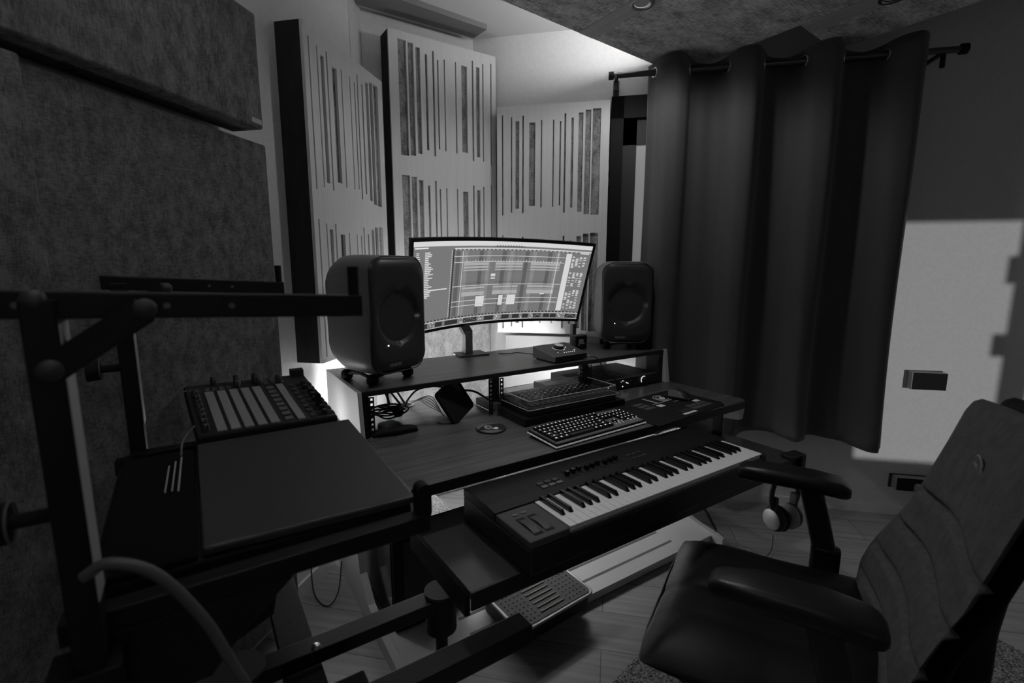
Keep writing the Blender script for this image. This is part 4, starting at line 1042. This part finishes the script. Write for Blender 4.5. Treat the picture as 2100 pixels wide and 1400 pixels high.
# backrest: shaped shell with quilted creases
def back(w_at, prof, n=26, m=90, th=.05, ca=.020):
    v = []; fs = []
    for side in (0, 1):
        for j in range(m + 1):
            t_ = j / m; y0, z0, tx_ = prof(t_)
            wd = w_at(t_)
            for i in range(n + 1):
                u = 2 * i / n - 1
                e = abs(u) ** 6
                curve = .035 * u * u
                crease = 0
                if side == 0:
                    for c_ in (.12, .27, .42, .58):
                        crease += ca * math.exp(-((t_ - c_ - .02 * (1 - u * u)) / .011) ** 2)
                pad = (th * .5) * (1 - e) * (1 - abs(2 * t_ - 1) ** 14)
                yy = y0 + (pad - crease + curve if side == 0 else -pad * .8 + curve)
                v.append(((wd * u if u < 0 else wfar(t_) * u), yy, z0))
    N = (n + 1) * (m + 1)
    for j in range(m):
        for i in range(n):
            a_ = j * (n + 1) + i; fs.append((a_, a_ + n + 1, a_ + n + 2, a_ + 1)); b_ = a_ + N; fs.append((b_, b_ + 1, b_ + n + 2, b_ + n + 1))
    per = [i for i in range(n + 1)] + [j * (n + 1) + n for j in range(1, m + 1)] + [m * (n + 1) + i for i in range(n - 1, -1, -1)] + [j * (n + 1) for j in range(m - 1, 0, -1)]
    for k in range(len(per)):
        p, q = per[k], per[(k + 1) % len(per)]; fs.append((p, q, q + N, p + N))
    return MB().add(v, fs, True)
def wfar(t_):
    K = [(0, .18), (.06, .23), (.14, .25), (.25, .235), (.4, .205), (.6, .188), (.8, .19), (.93, .198), (.975, .185), (1, .15)]
    for (a_, p), (b_, q) in zip(K, K[1:]):
        if t_ <= b_: return p + (q - p) * (t_ - a_) / (b_ - a_)
    return .15
def wat(t_):
    w_ = .175 + .085 * min(1, t_ / .22) ** .8 if t_ < .22 else .26 - .045 * ((t_ - .22) / .78)
    if t_ > .93: w_ *= sqrt(max(.0, 1 - ((t_ - .93) / .078) ** 2)) * .12 + .88
    if t_ < .04: w_ *= .9
    return w_
def prf(t_):
    z = .47 + .565 * t_
    y = -.215 + .012 * sin(min(t_, .5) * 2 * pi) - .175 * t_ ** 1.05
    return y, z, 0
backo = back(wat, prf).build('backrest', CHAIRF, ch)
# emblem on the backrest
ty = .80; yb, zb, _ = prf(ty)
em = MB().tube([(.0 + .022 * cos(radians(q)), 0, .022 * sin(radians(q))) for q in range(60, 320, 10)], .0032, 6)
em.box(.0, .022, -.002, .003, -.004, .003).box(.014, .021, -.002, .003, -.016, .0)
em.v = [(x_ + .02, y_ * .3 + yb + .026, z_ + zb) for x_, y_, z_ in em.v]
em.build('emblem', mat('grey emblem thread', .22, .7), backo)
# back shell and spine
MB().tube(catmull([(0, -.10, .34), (0, -.24, .33), (0, -.345, .44), (0, -.355, .60), (0, -.37, .75)]), [.035] * 33, 12).build('spine', BLKM, ch)
back(lambda t_: wat(t_) * .93, lambda t_: (prf(t_)[0] - .05, prf(t_)[1] + .01, 0), th=.03, ca=0.).build('back_shell', BLKM, ch)
for s in (-1, 1):
    rg = [[(s * .30 + a_ * (1 - .25 * (t_ > .85)), -.16 + .28 * t_, .722 + b_ - .012 * (2 * t_ - 1) ** 4) for a_, b_ in rrect(.047 * q, .022 * q, .018 * q, 5)] for t_, q in ((0, .55), (.03, .8), (.08, .95), (.3, 1), (.7, 1), (.92, .96), (.97, .82), (1, .55))]
    MB().loft(rg).build('arm_pad', mat('arm pad rubber', .012, .36, spec=.35), ch)
    MB().loft([[(s * .30 + a_ + s * dx, b_ - .01 + dy, z_) for a_, b_ in rrect(.018, .030, .012, 4)] for z_, dx, dy in ((.71, 0, -.055), (.60, 0, -.085), (.52, 0, -.105))]).build('arm_stem', BLK, ch)
    MB().loft([[(s * .30 + a_ + s * dx, b_ - .118, z_) for a_, b_ in rrect(.024, .036, .014, 4)] for z_, dx in ((.53, 0), (.42, .0), (.36, -.02))]).build('arm_sleeve', BLKM, ch)
    MB().box(min(s * .20, s * .31), max(s * .20, s * .31), -.15, -.07, .345, .375).build('arm_bracket', BLKM, ch, bev=.004)
    MB().tube([(s * .30 + .021 * cos(radians(q)), -.115 + .033 * sin(radians(q)), .531) for q in range(0, 361, 20)], .0022, 6).build('sleeve_ring', GRYD, ch)
MB().cyl((0, 0, .10), (0, 0, .34), .028).build('gas_lift', BLK, ch)
for k in range(5):
    an = radians(72 * k + 20); MB().tube([(0, 0, .10), (.16 * cos(an), .16 * sin(an), .092), (.30 * cos(an), .30 * sin(an), .068)], [.03, .025, .018], 10).build('base_spoke', BLKM, ch)
    MB().cyl((.30 * cos(an) - .02 * sin(an), .30 * sin(an) + .02 * cos(an), .037), (.30 * cos(an) + .02 * sin(an), .30 * sin(an) - .02 * cos(an), .037), .028).build('caster', BLK, ch)

# ------------------------------------------------------------------ rug (chair stands on it)
rg = MB().prism([(.82, .92), (1.30, 1.02), (2.35, .70), (2.1, -.9), (.5, -.75)], .0, .009, 'z').build('rug', RUG)
tag(rg, 'shaggy grey rug on the floor beneath the office chair', 'rug')

# ------------------------------------------------------------------ camera
cam = bpy.data.cameras.new('camera'); co_ = bpy.data.objects.new('camera', cam); C.objects.link(co_)
cam.sensor_width = 36; cam.lens = 995 / 2100 * 36; cam.clip_start = .05
pit, yaw = math.atan(155 / 995), radians(33.35)
fw = Vector((sin(yaw) * cos(pit), cos(yaw) * cos(pit), -sin(pit)))
co_.location = (0, 0, 1.32); co_.rotation_euler = fw.to_track_quat('-Z', 'Y').to_euler()
cam.dof.use_dof = True; cam.dof.focus_distance = 2.1; cam.dof.aperture_fstop = 3.5
sc.camera = co_

# ------------------------------------------------------------------ light
def sun(strength, elev, ang=.4):
    l = bpy.data.lights.new('sun', 'SUN'); l.energy = strength; l.angle = radians(ang)
    o = bpy.data.objects.new('sun', l); C.objects.link(o)
    d = Vector((S2 * cos(elev), S2 * cos(elev), -sin(elev)))
    o.rotation_euler = d.to_track_quat('-Z', 'Y').to_euler(); return o
sun(.85, math.atan(.57 / 5.41))
wd = bpy.data.worlds.new('world'); sc.world = wd; wd.use_nodes = True
wd.node_tree.nodes['Background'].inputs['Color'].default_value = (1, 1, 1, 1)
wd.node_tree.nodes['Background'].inputs['Strength'].default_value = .25
# the room's walls run along the axes; the desk stands diagonally across its corner
RW = Matrix.Rotation(ROTW, 4, 'Z')
for o in list(sc.objects):
    if o.parent is None:
        o.location = RW @ o.location
        o.rotation_euler = (RW.to_3x3() @ o.rotation_euler.to_matrix()).to_euler()
sc.view_settings.view_transform = 'Standard'; sc.view_settings.look = 'None'
sc.view_settings.exposure = 0.; sc.view_settings.gamma = 1.; sc.view_settings.use_curve_mapping = False
sc.cycles.max_bounces = 8; sc.cycles.diffuse_bounces = 5; sc.cycles.sample_clamp_indirect = 4.
